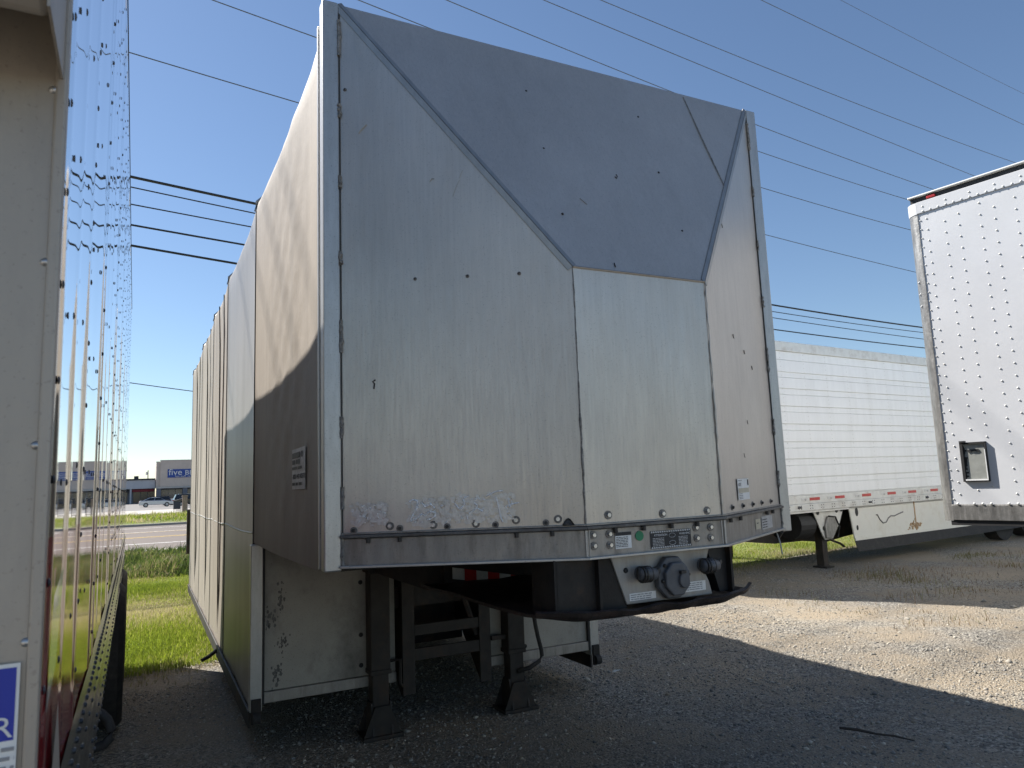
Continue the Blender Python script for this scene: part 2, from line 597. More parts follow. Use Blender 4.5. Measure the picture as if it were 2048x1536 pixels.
def panel(name, q, m, seed, amp=0.004, nu=26, nv=30, th=0.006):
    a, b_, c, d = [np.array(x, float) for x in q]      # a-b bottom edge, d-c top edge
    n = np.cross(b_ - a, d - a)
    n /= np.linalg.norm(n)
    f = wob(6, amp, seed)

    def fn(u, v):
        p = (a * (1 - u) + b_ * u) * (1 - v) + (d * (1 - u) + c * u) * v
        e = min(u, 1 - u, v, 1 - v) * 8
        return p + n * float(f(u * 7, v * 8)) * min(1, e)
    mb = MB().grid(fn, nu, nv)
    o = mb.build(name, m, T, smooth=True)
    return o


nL = V(-D, -(WI - CX), 0); nL /= np.linalg.norm(nL)
nR = nL * V(-1, 1, 1)
nC = V(0, -1, 0)
nT = V(0, -(H - HC), D); nT /= np.linalg.norm(nT)
tag(panel('nose_panel', (zz(P0, ZP), zz(P1, ZP), zz(P1, HC), zz(P0, H)), 'nose_alu', 21), 'wide slanting nose panel with rubbed-out white scrawl')
tag(panel('nose_panel', (zz(P1, ZP), zz(P2, ZP), zz(P2, HC), zz(P1, HC)), 'nose_alu', 22), 'flat centre panel of the nose')
tag(panel('nose_panel', (zz(P2, ZP), zz(P3, ZP), zz(P3, H), zz(P2, HC)), 'nose_alu', 23), 'slanting nose panel carrying a white lot sticker')
tag(panel('nose_panel', (zz(P1, HC), zz(P2, HC), zz(P3, H), zz(P0, H)), 'nose_alu', 24), 'sloping upper nose panel')
# seam on upper panel
q0, q1 = V(0.741, 0, 0), V(0.766, 0, 0)


def onT(x, z, off=0.0):
    y = -D * (H - z) / (H - HC)
    return V(x, y, z) + nT * off


def onL(s, z, off=0.0):
    return zz(P0 + (P1 - P0) * s, z) + nL * off


def onR(s, z, off=0.0):
    return zz(P3 + (P2 - P3) * s, z) + nR * off


def onC(x, z, off=0.0):
    return V(x, -D - off, z)


MB().tube([onT(0.741, 3.77, 0.002), onT(0.75, 3.5, 0.002), onT(0.766, 3.15, 0.002)], 0.0035, 5).build('panel_seam', 'weld', T)
# folded trims along the ridges
for p, q, na, nb, nm in ((P1, P0, nL, nT, 1), (P2, P3, nR, nT, 1)):
    A, B = zz(p, HC), zz(q, H)
    e = (B - A) / np.linalg.norm(B - A)
    for nn, wd in ((na, 0.024), (nT, 0.02)):
        side = np.cross(nn, e)
        c = (zz(P1, 2.0) + zz(P0, 2.0)) / 2 if nn is na and p is P1 else ((zz(P2, 2) + zz(P3, 2)) / 2 if nn is na else V(0, -D / 2, 3.15))
        if np.dot(side, c - (A + B) / 2) < 0:
            side = -side
        o = nn * 0.004
        MB().prism([A + o * 0.3, B + o * 0.3, B + o * 0.3 + side * wd, A + o * 0.3 + side * wd], o).build('ridge_trim', 'trim', T)
MB().tube([zz(P1, HC) + nT * .003, zz(P2, HC) + nT * .003], 0.005, 6).build('ridge_bead', 'trim', T)
for p, n1 in ((P1, nL), (P2, nR)):
    k = 40
    pts = [zz(p, ZP + (HC - ZP) * i / k) + (n1 + nC) * (0.0015 + 0.001 * random.random()) + V(random.uniform(-1, 1), 0, 0) * 0.0015 for i in range(k + 1)]
    MB().tube(pts, [random.uniform(0.002, 0.0045) * (1.4 if i < 22 else 0.8) for i in range(k + 1)], 5).build('seam_bead', 'weld' if p is P1 else 'trim', T)
# corner posts
for sx in (-1, 1):
    po = MB().box(sx * WI, sx * W, -0.008, 0.055, 1.304, H + 0.004).build('corner_post', 'post_alu', T, bevel=0.006)
    MB().box(sx * (W - 0.03), sx * (W - 0.004), 0.055, 0.072, 1.31, 3.70).build('rail_gap', 'black', po)
    MB().box(sx * (W - 0.03), sx * (W + 0.004), 0.072, 0.092, 1.31, 3.715).build('tarp_rail', 'post_alu', po, bevel=0.003)
    MB().box(sx * (W - 0.03), sx * (W - 0.006), 0.092, 0.106, 1.31, 3.70).build('rail_gap', 'black', po)
    # seam gap and lumpy welds along the inner edge
    MB().box(sx * (WI - 0.006), sx * (WI - 0.0015), -0.0075, -0.004, 1.33, H - 0.02).build('post_seam', 'seam_dark', po)
    zs = [(3.63, 3.71), (3.54, 3.66), (3.25, 3.31), (2.92, 2.98), (2.58, 2.64), (2.2, 2.34), (1.84, 1.93), (1.55, 1.64), (1.32, 1.45)]
    for z0, z1 in zs:
        k = 9
        MB().tube([V(sx * (WI - 0.002) + random.uniform(-.003, .003), -0.010, z0 + (z1 - z0) * i / k) for i in range(k + 1)], [random.uniform(0.004, 0.009) for _ in range(k + 1)], 6).build('weld_bead', 'weld', po)


# front beam, ledge and flange following the nose
def nose_strip(z0, z1, out, thick, segs=(0, 1, 2)):
    pts = [P0, P1, P2, P3]
    ns = [nL, nC, nR]
    off = []
    for d in (out, out - thick):
        row = []
        for i, p in enumerate(pts):
            if i == 0:
                q = p + nL * d
            elif i == 3:
                q = p + nR * d
            else:
                m_ = ns[i - 1] + ns[i]
                m_ = m_ / np.dot(m_, ns[i])
                q = p + m_ * d
            row.append(q)
        off.append(row)
    res = []
    for i in segs:
        a, b_, c, d = off[0][i], off[0][i + 1], off[1][i + 1], off[1][i]
        res.append(MB().prism([zz(a, z0), zz(b_, z0), zz(c, z0), zz(d, z0)], V(0, 0, z1 - z0)))
    return res


for i, mb in enumerate(nose_strip(ZB, 1.432, 0.004, 0.03)):
    mb.build('front_beam', 'beam_alu', T, bevel=0.003)
for mb in nose_strip(1.434, 1.446, 0.022, 0.05):
    mb.build('beam_ledge', 'ledge', T, bevel=0.002)
for mb in nose_strip(1.447, 1.455, 0.010, 0.03):
    mb.build('panel_flange', 'beam_alu', T, bevel=0.002)
for mb in nose_strip(ZB - 0.006, ZB + 0.004, 0.024, 0.06):
    mb.build('bottom_flange', 'post_alu', T, bevel=0.002)
for p, s in ((P1, -1), (P2, 1)):
    MB().tube([zz(p, ZB + .005) + V(s * 0.004, -0.006, 0), zz(p, 1.43) + V(s * 0.004, -0.006, 0)], 0.0055, 6).build('beam_weld', 'post_alu', T)
    MB().tube([zz(p, ZB + .005) + V(-s * 0.012, -0.005, 0), zz(p, 1.43) + V(-s * 0.012, -0.005, 0)], 0.003, 6).build('beam_weld', 'post_alu', T)


def bolt(c, n, r=0.012, m='bolt', washer=True):
    n = np.array(n, float)
    root = MB().cyl(c, c + n * 0.011, r * 0.72, 6, r * 0.62).build('bolt', m, T)
    if washer:
        MB().cyl(c - n * 0.002, c + n * 0.003, r * 1.25, 14).build('washer', 'washer', root)
    return root


for s, z in [(0.202, 1.476), (0.381, 1.474), (0.555, 1.473), (0.719, 1.481), (0.889, 1.479)]:
    bolt(onL(s, z), nL, 0.0135)
for s, z in [(0.053, 1.464), (0.243, 1.466), (0.438, 1.466), (0.635, 1.466), (0.84, 1.466)]:
    bolt(onL(s, z, 0.006), nL, 0.011, 'bolt_dark')
for x, z in [(-0.249, 1.485), (0.028, 1.476), (0.273, 1.476)]:
    bolt(onC(x, z), nC, 0.0145)
for x, z in [(-0.329, 1.41), (-0.252, 1.409), (-0.327, 1.367), (-0.25, 1.365), (0.199, 1.407), (0.281, 1.404), (0.201, 1.362), (0.279, 1.359)]:
    bolt(onC(x, z, 0.005), nC, 0.0135)
for s in (0.852, 0.688, 0.521, 0.359, 0.182):
    bolt(onR(s, 1.478), nR, 0.011, 'bolt_dark')
for s in (0.115, 0.244, 0.719, 0.863):
    c = onL(s, 1.433, 0.015)
    MB().cyl(c, c - V(0, 0, 0.02), 0.009, 8).build('stud', 'bolt_dark', T)
for x in (-0.226, -0.085, 0.061, 0.201):
    c = onC(x, 1.433, 0.015)
    MB().cyl(c, c - V(0, 0, 0.02), 0.009, 8).build('stud', 'bolt_dark', T)
for s in (0.93, 0.783, 0.327, 0.21):
    c = onR(s, 1.433, 0.015)
    MB().cyl(c, c - V(0, 0, 0.018), 0.009, 8).build('stud', 'bolt_dark', T)
for s, z in [(0.327, 2.503), (0.552, 2.504), (0.773, 2.504), (0.03, 3.381)]:
    c = onL(s, z)
    o = MB().dome(c, nL, 0.0085, 0.006, 10).build('screw', 'washer', T)
    MB().dome(c + nL * .004, nL, 0.004, 0.004, 6).build('screw_head', 'black', o)
for x, z in [(-0.333, 3.52), (-0.329, 3.163), (-0.33, 2.795), (0.338, 3.523), (0.334, 3.154), (0.342, 2.803)]:
    MB().dome(onT(x, z), nT, 0.0065, 0.005, 10).build('screw', 'bolt_dark', T)


def stroke(fn, pts, r=0.0022, m='ink', name='scratch', parent=None):
    return MB().tube([fn(a, b_, 0.0015) for a, b_ in pts], r, 4).build(name, m, parent or T)


stroke(onL, [(0.150, 2.078), (0.138, 2.07), (0.146, 2.062), (0.143, 2.04)], 0.0035)
stroke(onL, [(0.50, 2.86), (0.515, 2.90), (0.53, 2.93)], 0.0013, 'trim')
stroke(onL, [(0.53, 2.94), (0.545, 2.975)], 0.0012, 'trim')
stroke(onL, [(0.40, 2.93), (0.41, 2.945), (0.42, 2.943)], 0.0018, 'trim')
stroke(onL, [(0.09, 3.17), (0.10, 3.185), (0.125, 3.21)], 0.002, 'trim')
stroke(onT, [(0.038, 3.07), (0.045, 3.06), (0.055, 3.075), (0.05, 3.085)], 0.003)
stroke(onT, [(-0.132, 2.565), (-0.132, 2.545)], 0.0032)
stroke(onT, [(-0.21, 2.90), (-0.18, 2.87)], 0.0015, 'trim')
for s, z in [(0.62, 2.33), (0.45, 2.27), (0.33, 2.2), (0.66, 2.9), (0.60, 1.73), (0.5, 1.9)]:
    stroke(onR, [(s, z), (s - 0.01, z - 0.02)], 0.002, 'washer')
# rubbed patches and scrawl on the wide panel
def patch(fn, s0, s1, z0, z1, m, name, off=0.0016):
    k = 14
    top = [fn(s0 + (s1 - s0) * i / k, z1 + random.uniform(-.006, .006), off) for i in range(k + 1)]
    bot = [fn(s0 + (s1 - s0) * i / k, z0 + random.uniform(-.005, .005), off) for i in range(k + 1)]
    return MB().add(bot + top, [(i, i + 1, k + 2 + i, k + 1 + i) for i in range(k)]).build(name, m, T)


def flakes(s0, s1, z0, z1, n):
    mb = MB()
    for q in range(n):
        cs, cz = random.uniform(s0, s1), random.uniform(z0, z1)
        e = random.uniform(0.003, 0.014)
        k = 8
        mb.add([onL(cs + e * 1.3 * math.cos(6.283 * i / k) * random.uniform(.4, 1.2), cz + e * math.sin(6.283 * i / k) * random.uniform(.4, 1.2), 0.0045 + 0.000008 * q) for i in range(k)], [tuple(range(k))])
    return mb.build('rubbed_patch', 'rubbed', T, kind='stuff')


flakes(0.042, 0.19, 1.482, 1.57, 150)
flakes(0.28, 0.48, 1.47, 1.58, 190)
flakes(0.48, 0.715, 1.475, 1.59, 210)


def scrawl(pts, r=0.003):
    P = []
    for (a, b_), (c, d) in zip(pts[:-1], pts[1:]):
        for i in range(5):
            P.append((a + (c - a) * i / 5, b_ + (d - b_) * i / 5))
    P.append(pts[-1])
    P = np.array(P)
    for _ in range(2):
        P[1:-1] = (P[:-2] + P[1:-1] * 2 + P[2:]) / 4
    return MB().tube([onL(a, b_, 0.0065) for a, b_ in P], [r * random.uniform(0.5, 1.3) for _ in P], 5).build('paint_scrawl', 'chalk', T)


scrawl([(0.285, 1.568), (0.30, 1.578), (0.318, 1.572), (0.318, 1.548), (0.30, 1.52), (0.285, 1.492), (0.31, 1.50), (0.335, 1.518)], 0.004)
scrawl([(0.335, 1.565), (0.35, 1.545), (0.37, 1.56), (0.39, 1.54)], 0.004)
scrawl([(0.345, 1.51), (0.37, 1.53), (0.395, 1.52), (0.38, 1.50), (0.355, 1.495)], 0.004)
scrawl([(0.47, 1.56), (0.49, 1.53), (0.515, 1.55), (0.505, 1.575), (0.53, 1.585)], 0.0035)
scrawl([(0.53, 1.515), (0.56, 1.535), (0.585, 1.52)], 0.003)
scrawl([(0.60, 1.58), (0.64, 1.598), (0.67, 1.6)], 0.003)
scrawl([(0.56, 1.575), (0.55, 1.555), (0.565, 1.545), (0.555, 1.53)], 0.0035)
scrawl([(0.64, 1.575), (0.65, 1.54), (0.655, 1.50), (0.665, 1.475)], 0.003)
scrawl([(0.69, 1.57), (0.695, 1.53), (0.70, 1.545), (0.735, 1.55)], 0.004)
for k in range(26):
    s, z = random.uniform(0.05, 0.185), random.uniform(1.487, 1.565)
    scrawl([(s, z), (s + random.uniform(-.006, .01), z + random.uniform(-.008, .008))], 0.0022)
for k in range(26):
    s, z = random.uniform(0.29, 0.71), random.uniform(1.475, 1.585)
    scrawl([(s, z), (s + random.uniform(-.012, .018), z + random.uniform(-.012, .012))], 0.0022)
MB().grid(lambda u, v: onL(0.905 + 0.055 * u, 1.452 + 0.03 * v * math.sin(math.pi * min(1, u * 1.05 + .02)), 0.012 + .006 * math.sin(3 * u + 4 * v)), 8, 4).build('tar_smear', 'bolt_dark', T)


# stickers
def plate(fn, a0, a1, z0, z1, m, off=0.0065, name='sticker', parent=None):
    q = [fn(a0, z0, off), fn(a1, z0, off), fn(a1, z1, off), fn(a0, z1, off)]
    return MB().add(q, [(0, 1, 2, 3)]).build(name, m, parent or T)


st = plate(onC, -0.225, -0.145, 1.347, 1.413, 'sticker_white')
plate(onC, -0.225, -0.145, 1.399, 1.413, 'ink', 0.0075, 'header_band', st)
for k in range(7):
    text(21, 0.0052, 'ink', st, onC(-0.222, 1.391 - 0.0062 * k, 0.0078), (1, 0, 0), (0, 0, 1), 'small_print', 0.0001)
MB().cyl(onC(-0.103, 1.392, 0.006), onC(-0.103, 1.392, 0.0075), 0.0205, 22).build('green_dot_sticker', 'green_dot', T)
st = plate(onC, -0.048, 0.168, 1.333, 1.406, 'ink')
mb = MB()
for k in range(22):
    x = -0.046 + k * 0.0096
    for z in (1.3345, 1.3985):
        mb.prism([onC(x, z, 0.0072), onC(x + 0.005, z, 0.0072), onC(x + 0.0085, z + 0.006, 0.0072), onC(x + 0.0035, z + 0.006, 0.0072)], (0, -0.0003, 0))
mb.build('hazard_border', 'white_paint', st)
text('ATTENTION', 0.0125, 'white_paint', st, onC(-0.030, 1.384, 0.0075), (1, 0, 0), (0, 0, 1), depth=0.0002)
text('WARNING', 0.0125, 'white_paint', st, onC(0.104, 1.384, 0.0075), (1, 0, 0), (0, 0, 1), depth=0.0002)
for k in range(6):
    text(20, 0.0055, 'sticker_grey', st, onC(-0.038, 1.374 - 0.006 * k, 0.0075), (1, 0, 0), (0, 0, 1), 'small_print', 0.0001)
    text(16, 0.0055, 'sticker_grey', st, onC(0.100, 1.374 - 0.006 * k, 0.0075), (1, 0, 0), (0, 0, 1), 'small_print', 0.0001)
for zc in (1.384, 1.353):
    MB().tube([onC(0.066 + 0.017 * math.cos(a), zc + 0.009 * math.sin(a), 0.0075) for a in np.linspace(0, 6.28, 12)], 0.0012, 4).build('pictogram', 'sticker_grey', st)
st = plate(onR, 0.757, 0.573, 1.506, 1.607, 'sticker_white', 0.005)
plate(onR, 0.75, 0.58, 1.54, 1.562, 'sticker_yellowed', 0.006, 'print_band', st)
uR = P3 - P2
text('LOT', 0.022, 'ink', st, onR(0.745, 1.572, 0.0062), uR, (0, 0, 1), depth=0.0002)
for z in (1.597, 1.534, 1.526, 1.518, 1.511):
    text(16, 0.0065, 'faint_ink', st, onR(0.745, z, 0.0062), uR, (0, 0, 1), 'small_print', 0.0001)
plate(onR, 0.60, 0.582, 1.575, 1.602, 'ink', 0.0062, 'logo_block', st)
st = plate(onR, 0.516, 0.43, 1.352, 1.402, 'sticker_yellowed')
text(7, 0.009, 'ink', st, onR(0.50, 1.38, 0.008), uR, (0, 0, 1), 'small_print')
st = plate(onR, 0.405, 0.205, 1.343, 1.408, 'sticker_grey')
for k in range(4):
    text(18, 0.009, 'ink', st, onR(0.395, 1.39 - 0.013 * k, 0.0075), uR, (0, 0, 1), 'small_print', 0.0001)

# tarp segments over bows
bows = [0.106, 2.15, 4.13, 5.75, 7.6, 9.9]
prof = lambda zb: [(-W, zb + (3.60 - zb) * i / 26) for i in range(27)] + [(-W + 0.01, 3.65), (-W + 0.03, 3.685), (-W + 0.08, 3.70)] + [(-W + 0.08 + (2 * W - 0.16) * i / 12, 3.70 + 0.05 * math.sin(math.pi * i / 12)) for i in range(1, 12)] + [(W - 0.08, 3.70), (W - 0.03, 3.685), (W - 0.01, 3.65)] + [(W, 3.60 - (3.60 - zb) * i / 26) for i in range(27)]


def tarp(y0, y1, zb, m, seed, wr=0.006, diag=0.0):
    pr = prof(zb)
    nv_ = len(pr) - 1
    nu = 56
    f, g = wob(8, wr, seed), wob(7, wr * 0.6, seed + 1)
    b = MB()
    v = []
    for j, (x, z) in enumerate(pr):
        for i in range(nu + 1):
            u = i / nu
            y = y0 + (y1 - y0) * u
            sag = math.sin(math.pi * u)
            env = min(1, sag * 3)
            if abs(x) > W - 0.02:
                sgn = 1 if x > 0 else -1
                hz = min(1, max(0, (z - zb) / 0.5)) * min(1, max(0, (3.7 - z) / 0.5))
                xx = x - sgn * (0.020 * sag ** 0.7 * (0.35 + 0.65 * hz)) + sgn * env * float(f(y * 9, z * 1.3) + g(y * 22, z * 0.7) + g(y * 5 + z * 5, z * 4)) + sgn * diag * env * hz * math.sin((y * 1.0 + z * 1.25) * 17) * math.sin(y * 1.5) ** 2
                zt = z - 0.028 * sag * max(0, (z - 3.3) / 0.4) - 0.012 * (1 if j == 0 else 0) * sag
            else:
                xx, zt = x, z - 0.028 * sag
            v.append((xx, y, zt))
    b.v = v
    b.f = [(j * (nu + 1) + i, (j + 1) * (nu + 1) + i, (j + 1) * (nu + 1) + i + 1, j * (nu + 1) + i + 1) for j in range(nv_) for i in range(nu)]
    return b.build('tarp_section', m, T, smooth=True)


tarp(bows[0], bows[1] - 0.012, 1.302, 'tarp_tan', 31, 0.004, 0.004)
tag(tarp(bows[1] + 0.012, bows[2] - 0.01, 0.235, 'tarp_grey', 33, 0.004), 'greyer tarp section behind the step')
for i in range(2, 5):
    tarp(bows[i] + 0.01, bows[i + 1] - 0.01, 0.22, 'tarp_tan', 35 + 2 * i, 0.009)
for i, y in enumerate(bows[1:], 1):
    zb = 1.31 if i == 0 else 0.24
    pr = [(x * 1.0, z) for x, z in prof(zb)]
    b = MB().tube([(x * (1 - 0.004 / W), y, z - 0.002) for x, z in pr], 0.011, 6)
    bw = b.build('roof_bow', 'seam_dark' if i < 3 else 'tarp_grey', T, smooth=True)
    for sx in (-1, 1):
        MB().tube([(sx * (W + 0.004), y + 0.012, 3.60), (sx * (W - 0.004), y + 0.012, 3.67), (sx * (W - 0.05), y + 0.012, 3.715)], 0.012, 6).build('bow_cap', 'post_alu', bw)
        # diagonal cables sewn behind the tarp on the rear sections
for i in (2, 3, 4):
    y0, y1 = bows[i], bows[i + 1]
    for k in (0.3, 0.62):
        pts = []
        for t in np.linspace(0, 1, 14):
            z = 3.62 - 3.35 * t
            pts.append((-W - 0.002 + 0.018 * math.sin(math.pi * min(1, max(0, k + 0.12 * math.sin(3 * t)))) ** 0.7 * (0.35 + .65 * min(1, (3.7 - z) / .5)), y0 + (y1 - y0) * (k + 0.14 * t * (1 if k < 0.5 else -1)), z))
        MB().tube(pts, 0.006, 5).build('tarp_fold', 'seam_dark' if k > .5 else 'tarp_grey', T)
# horizontal belt seam on the lower sections
for i in range(1, 5):
    y0, y1 = bows[i] + 0.03, bows[i + 1] - 0.03
    pts = [(-W + 0.020 * math.sin(math.pi * t) ** .7 + 0.001, y0 + (y1 - y0) * t, 1.365 - 0.02 * math.sin(math.pi * t)) for t in np.linspace(0, 1, 24)]
    MB().tube(pts, 0.007, 6).build('belt_seam', 'tarp_grey', T, smooth=True)
MB().box(-W - 0.008, -W + 0.02, 4.50, 4.72, 0.12, 2.17 + 0.0).build('wind_flap', 'tarp_grey', T, bevel=0.004) if False else None
MB().box(-W + 0.02, W - 0.02, 9.90, 9.93, 0.3, 3.70).build('rear_wall', 'tarp_grey', T)
MB().box(-W - 0.02, -W - 0.002, 2.18, 9.9, 0.13, 0.235).build('side_rail', 'dark_steel', T, bevel=0.004)
MB().box(W + 0.002, W + 0.02, 2.18, 9.9, 0.13, 0.235).build('side_rail', 'dark_steel', T, bevel=0.004)
MB().tube([(-W - 0.01, 4.56, 0.19), (-W - 0.09, 4.50, 0.15), (-W - 0.15, 4.47, 0.13)], 0.018, 8).build('tarp_handle', 'black', T)
rb = MB().box(-W - 0.05, -W + 0.05, 9.94, 10.0, 0.7, 1.4).build('rear_hinge_post', 'dark_steel', T, bevel=.005)
# tarp sticker
def tx(y):
    return -W + 0.020 * math.sin(math.pi * (y - 0.106) / 2.03) ** 0.7 * 0.92 - 0.0065


st = MB().grid(lambda u, v: (tx(0.775 - 0.375 * u), 0.775 - 0.375 * u, 1.64 + 0.196 * v), 8, 2).build('sticker', 'sticker_grey', T)
for body, sz, z, sxx in ((7, 0.055, 1.79, 1.4), (7, 0.045, 1.76, 1.25), (10, 0.028, 1.735, 1.8), ('-888-442-8277', 0.034, 1.69, 1.75), (13, 0.028, 1.658, 1.5)):
    text(body, sz, 'ink', st, (tx(0.76) - 0.002, 0.76, z), (tx(0.42) - tx(0.76), -0.34, 0), (0, 0, 1), 'lettering' if isinstance(body, str) else 'small_print', 0.0005, sx=sxx)

# decks and under-frame
MB().box(-1.22, 1.22, 0.02, 2.10, 1.30, 1.42).build('upper_deck', 'dark_steel', T)
MB().box(-1.25, 1.25, 2.14, 9.85, 0.78, 0.92).build('lower_deck', 'dark_steel', T)
for sx in (-1, 1):
    MB().box(sx * 0.42, sx * 0.54, 0.90, 2.1, 1.06, 1.30).build('neck_beam', 'dark_steel', T, bevel=.004)
    # neck plates that drop down behind the landing legs
    MB().prism([(sx * 0.30, 2.02, 1.30), (sx * 0.30, 2.02, 0.24), (sx * 0.30, 2.10, 0.18), (sx * 0.30, 2.5, 0.55), (sx * 0.30, 3.0, 0.78), (sx * 0.30, 3.0, 1.30)], (sx * 0.012, 0, 0)).build('gusset_plate', 'dark_steel', T)
    MB().box(sx * 0.245, sx * 0.335, 1.99, 2.015, 0.22, 1.28).build('gusset_flange', 'leg_steel', T, bevel=.003)
    MB().box(sx * 0.40, sx * 0.50, 3.0, 9.5, 0.45, 0.78).build('main_beam', 'dark_steel', T)
# lower front wall with rails and corner posts
MB().box(-1.243, -0.36, 2.08, 2.10, 0.37, 1.28).build('bulkhead_or_dark_fill', 'cream_wall', T)
MB().box(0.36, 1.215, 2.08, 2.10, 0.37, 1.28).build('bulkhead_or_dark_fill', 'cream_wall', T)
MB().box(-0.36, 0.36, 2.6, 2.62, 0.42, 1.28).build('bulkhead_or_dark_fill', 'dark_steel', T)  # dark sheet across the open centre, standing in for shade under the trailer
for x0, x1 in ((-1.243, -0.36), (0.36, 1.215)):
    MB().box(x0, x1, 2.055, 2.10, 0.30, 0.368).build('bulkhead_rail', 'beam_alu', T, bevel=.004)
for sx, x0, x1 in ((-1, -1.322, -1.247), (1, 1.222, 1.30)):
    MB().box(x0, x1, 2.045, 2.13, 0.26, 1.295).build('lower_post', 'post_alu', T, bevel=.005)
    MB().box(x1 + 0.002 if sx < 0 else x0 - 0.014, x1 + 0.014 if sx < 0 else x0 - 0.002, 2.05, 2.12, 0.30, 1.29).build('post_gap', 'black', T)
    br = MB().box((x0 + x1) / 2 - .03, (x0 + x1) / 2 + .03, 2.025, 2.045, 0.19, 0.34).build('roller_bracket', 'dark_steel', T, bevel=.004)
    MB().cyl(((x0 + x1) / 2 - .022, 2.02, 0.23), ((x0 + x1) / 2 + .022, 2.02, 0.23), 0.035, 14).build('roller', 'rubber', br)
for x, z in [(-0.595, 1.16), (-0.60, 0.99), (-0.60, 0.64), (-0.60, 0.44), (0.66, 0.66), (0.66, 0.40), (-0.63, 1.24)]:
    MB().dome((x, 2.079, z), (0, -1, 0), 0.016, 0.01, 8).build('bolt_head', 'black', T)
for (x, z, a, l) in [(-1.13, 0.93, 0.028, 0.12), (-1.20, 0.80, 0.05, 0.08), (-1.12, 0.66, 0.045, 0.06), (-1.15, 0.45, 0.035, 0.10), (-0.95, 1.2, 0.06, 0.012)]:
    mb = MB()
    for q in range(34):
        gx_, gz_, gr = x + a * random.gauss(0, .45), z + l * random.gauss(0, .45), random.uniform(.002, .011)
        mb.add([(gx_ + gr * math.cos(6.283 * i / 7) * random.uniform(.5, 1.1), 2.0785 - .0001 * (q % 9), gz_ + 1.6 * gr * math.sin(6.283 * i / 7) * random.uniform(.6, 1.1)) for i in range(7)], [tuple(range(7))])
    mb.build('grime_splatter', 'ledge', T, kind='stuff')
MB().tube([(-1.12, 2.07, 1.22), (-1.10, 2.05, 1.27), (-1.07, 2.06, 1.25), (-1.06, 2.05, 1.29)], 0.012, 6).build('wire_clip', 'black', T)
MB().box(-0.68, -0.57, 2.03, 2.07, 1.195, 1.255).build('lamp_box', 'sticker_grey', T, bevel=.004)
MB().cyl((-0.70, 2.03, 1.215), (-0.70, 2.06, 1.215), 0.028, 14).build('lamp', 'black', T)
# conspicuity tape on the neck beam
for k in range(6):
    y0 = 1.60 + 0.14 * k
    MB().box(0.405, 0.419, y0, y0 + 0.138, 1.09, 1.165).build('reflective_tape', 'reflector_red' if k % 2 == 0 else 'reflector_white', T)
for k in range(6):
    x0 = -0.40 + 0.072 * k
    za, zb_ = 1.175 - 0.014 * k, 1.162 - 0.014 * k
    MB().prism([(x0, 0.86, za - 0.062), (x0 + 0.071, 0.86, zb_ - 0.062), (x0 + 0.071, 0.86, zb_), (x0, 0.86, za)], (0, 0.004, 0)).build('reflective_tape', 'reflector_white' if k % 2 == 0 else 'reflector_red', T)
MB().prism([(-0.45, 0.866, 1.08), (0.45, 0.866, 0.98), (0.45, 0.866, 1.30), (-0.45, 0.866, 1.30)], (0, 0.02, 0)).build('cross_member', 'dark_steel', T)

# landing legs
for sx in (-1, 1):
    cx = -0.505 if sx < 0 else 0.515
    lg = MB().box(cx - 0.068, cx + 0.068, 1.93, 2.055, 0.42, 1.30).build('landing_leg', 'leg_steel', T, bevel=.008)
    MB().box(cx - 0.056, cx + 0.056, 1.94, 2.045, 0.06, 0.43).build('inner_tube', 'leg_steel', lg, bevel=.006)
    MB().box(cx - 0.072, cx + 0.072, 1.925, 2.06, 0.395, 0.425).build('leg_collar', 'leg_steel', lg, bevel=.004)
    MB().box(cx - 0.135, cx + 0.135, 1.88, 2.10, -0.004, 0.022).build('foot_plate', 'leg_steel', lg, bevel=.004)
    for fy in (1.905, 2.07):
        MB().prism([(cx - 0.125, fy, 0.02), (cx + 0.125, fy, 0.02), (cx + 0.05, fy, 0.2), (cx - 0.05, fy, 0.2)], (0, 0.012, 0)).build('foot_gusset', 'leg_steel', lg)
    for gx_ in (-0.07, 0.058):
        MB().prism([(cx + gx_, 1.89, 0.02), (cx + gx_, 2.09, 0.02), (cx + gx_, 2.04, 0.22), (cx + gx_, 1.94, 0.22)], (0.012, 0, 0)).build('foot_gusset', 'leg_steel', lg)
    MB().box(cx - 0.085, cx + 0.085, 1.915, 2.07, 1.06, 1.28).build('leg_bracket', 'dark_steel', lg, bevel=.006)
    MB().tube([(cx, 2.0, 0.75), (cx * 0.9, 2.6, 1.25)], 0.022, 6).build('leg_brace', 'dark_steel', lg)
MB().box(-0.245, 0.245, 1.995, 2.02, 0.60, 0.675).build('cross_bar', 'leg_steel', T, bevel=.004)
MB().box(-0.245, 0.245, 1.995, 2.02, 0.435, 0.515).build('cross_bar', 'leg_steel', T, bevel=.004)
MB().tube([(-0.245, 2.0, 1.2), (0.10, 2.03, 0.95), (0.24, 2.03, 0.55)], 0.022, 6).build('diagonal_bar', 'dark_steel', T)
MB().tube([(-0.43, 2.0, 0.46), (-0.35, 2.0, 0.46), (-0.35, 2.0, 0.30), (-0.33, 2.0, 0.28)], 0.012, 6).build('crank_handle', 'leg_steel', T)
MB().box(0.335, 0.45, 1.97, 2.0, 0.50, 0.53).build('leg_tie', 'leg_steel', T)
hose = [(0.63, 1.9, 0.86), (0.641, 1.9, 0.71), (0.66, 1.9, 0.58), (0.675, 1.9, 0.50), (0.70, 1.9, 0.40), (0.703, 1.9, 0.36), (0.68, 1.9, 0.325), (0.60, 1.9, 0.289), (0.518, 1.93, 0.27)]
MB().tube(hose, 0.016, 8).build('drain_hose', 'rubber', T, smooth=True)
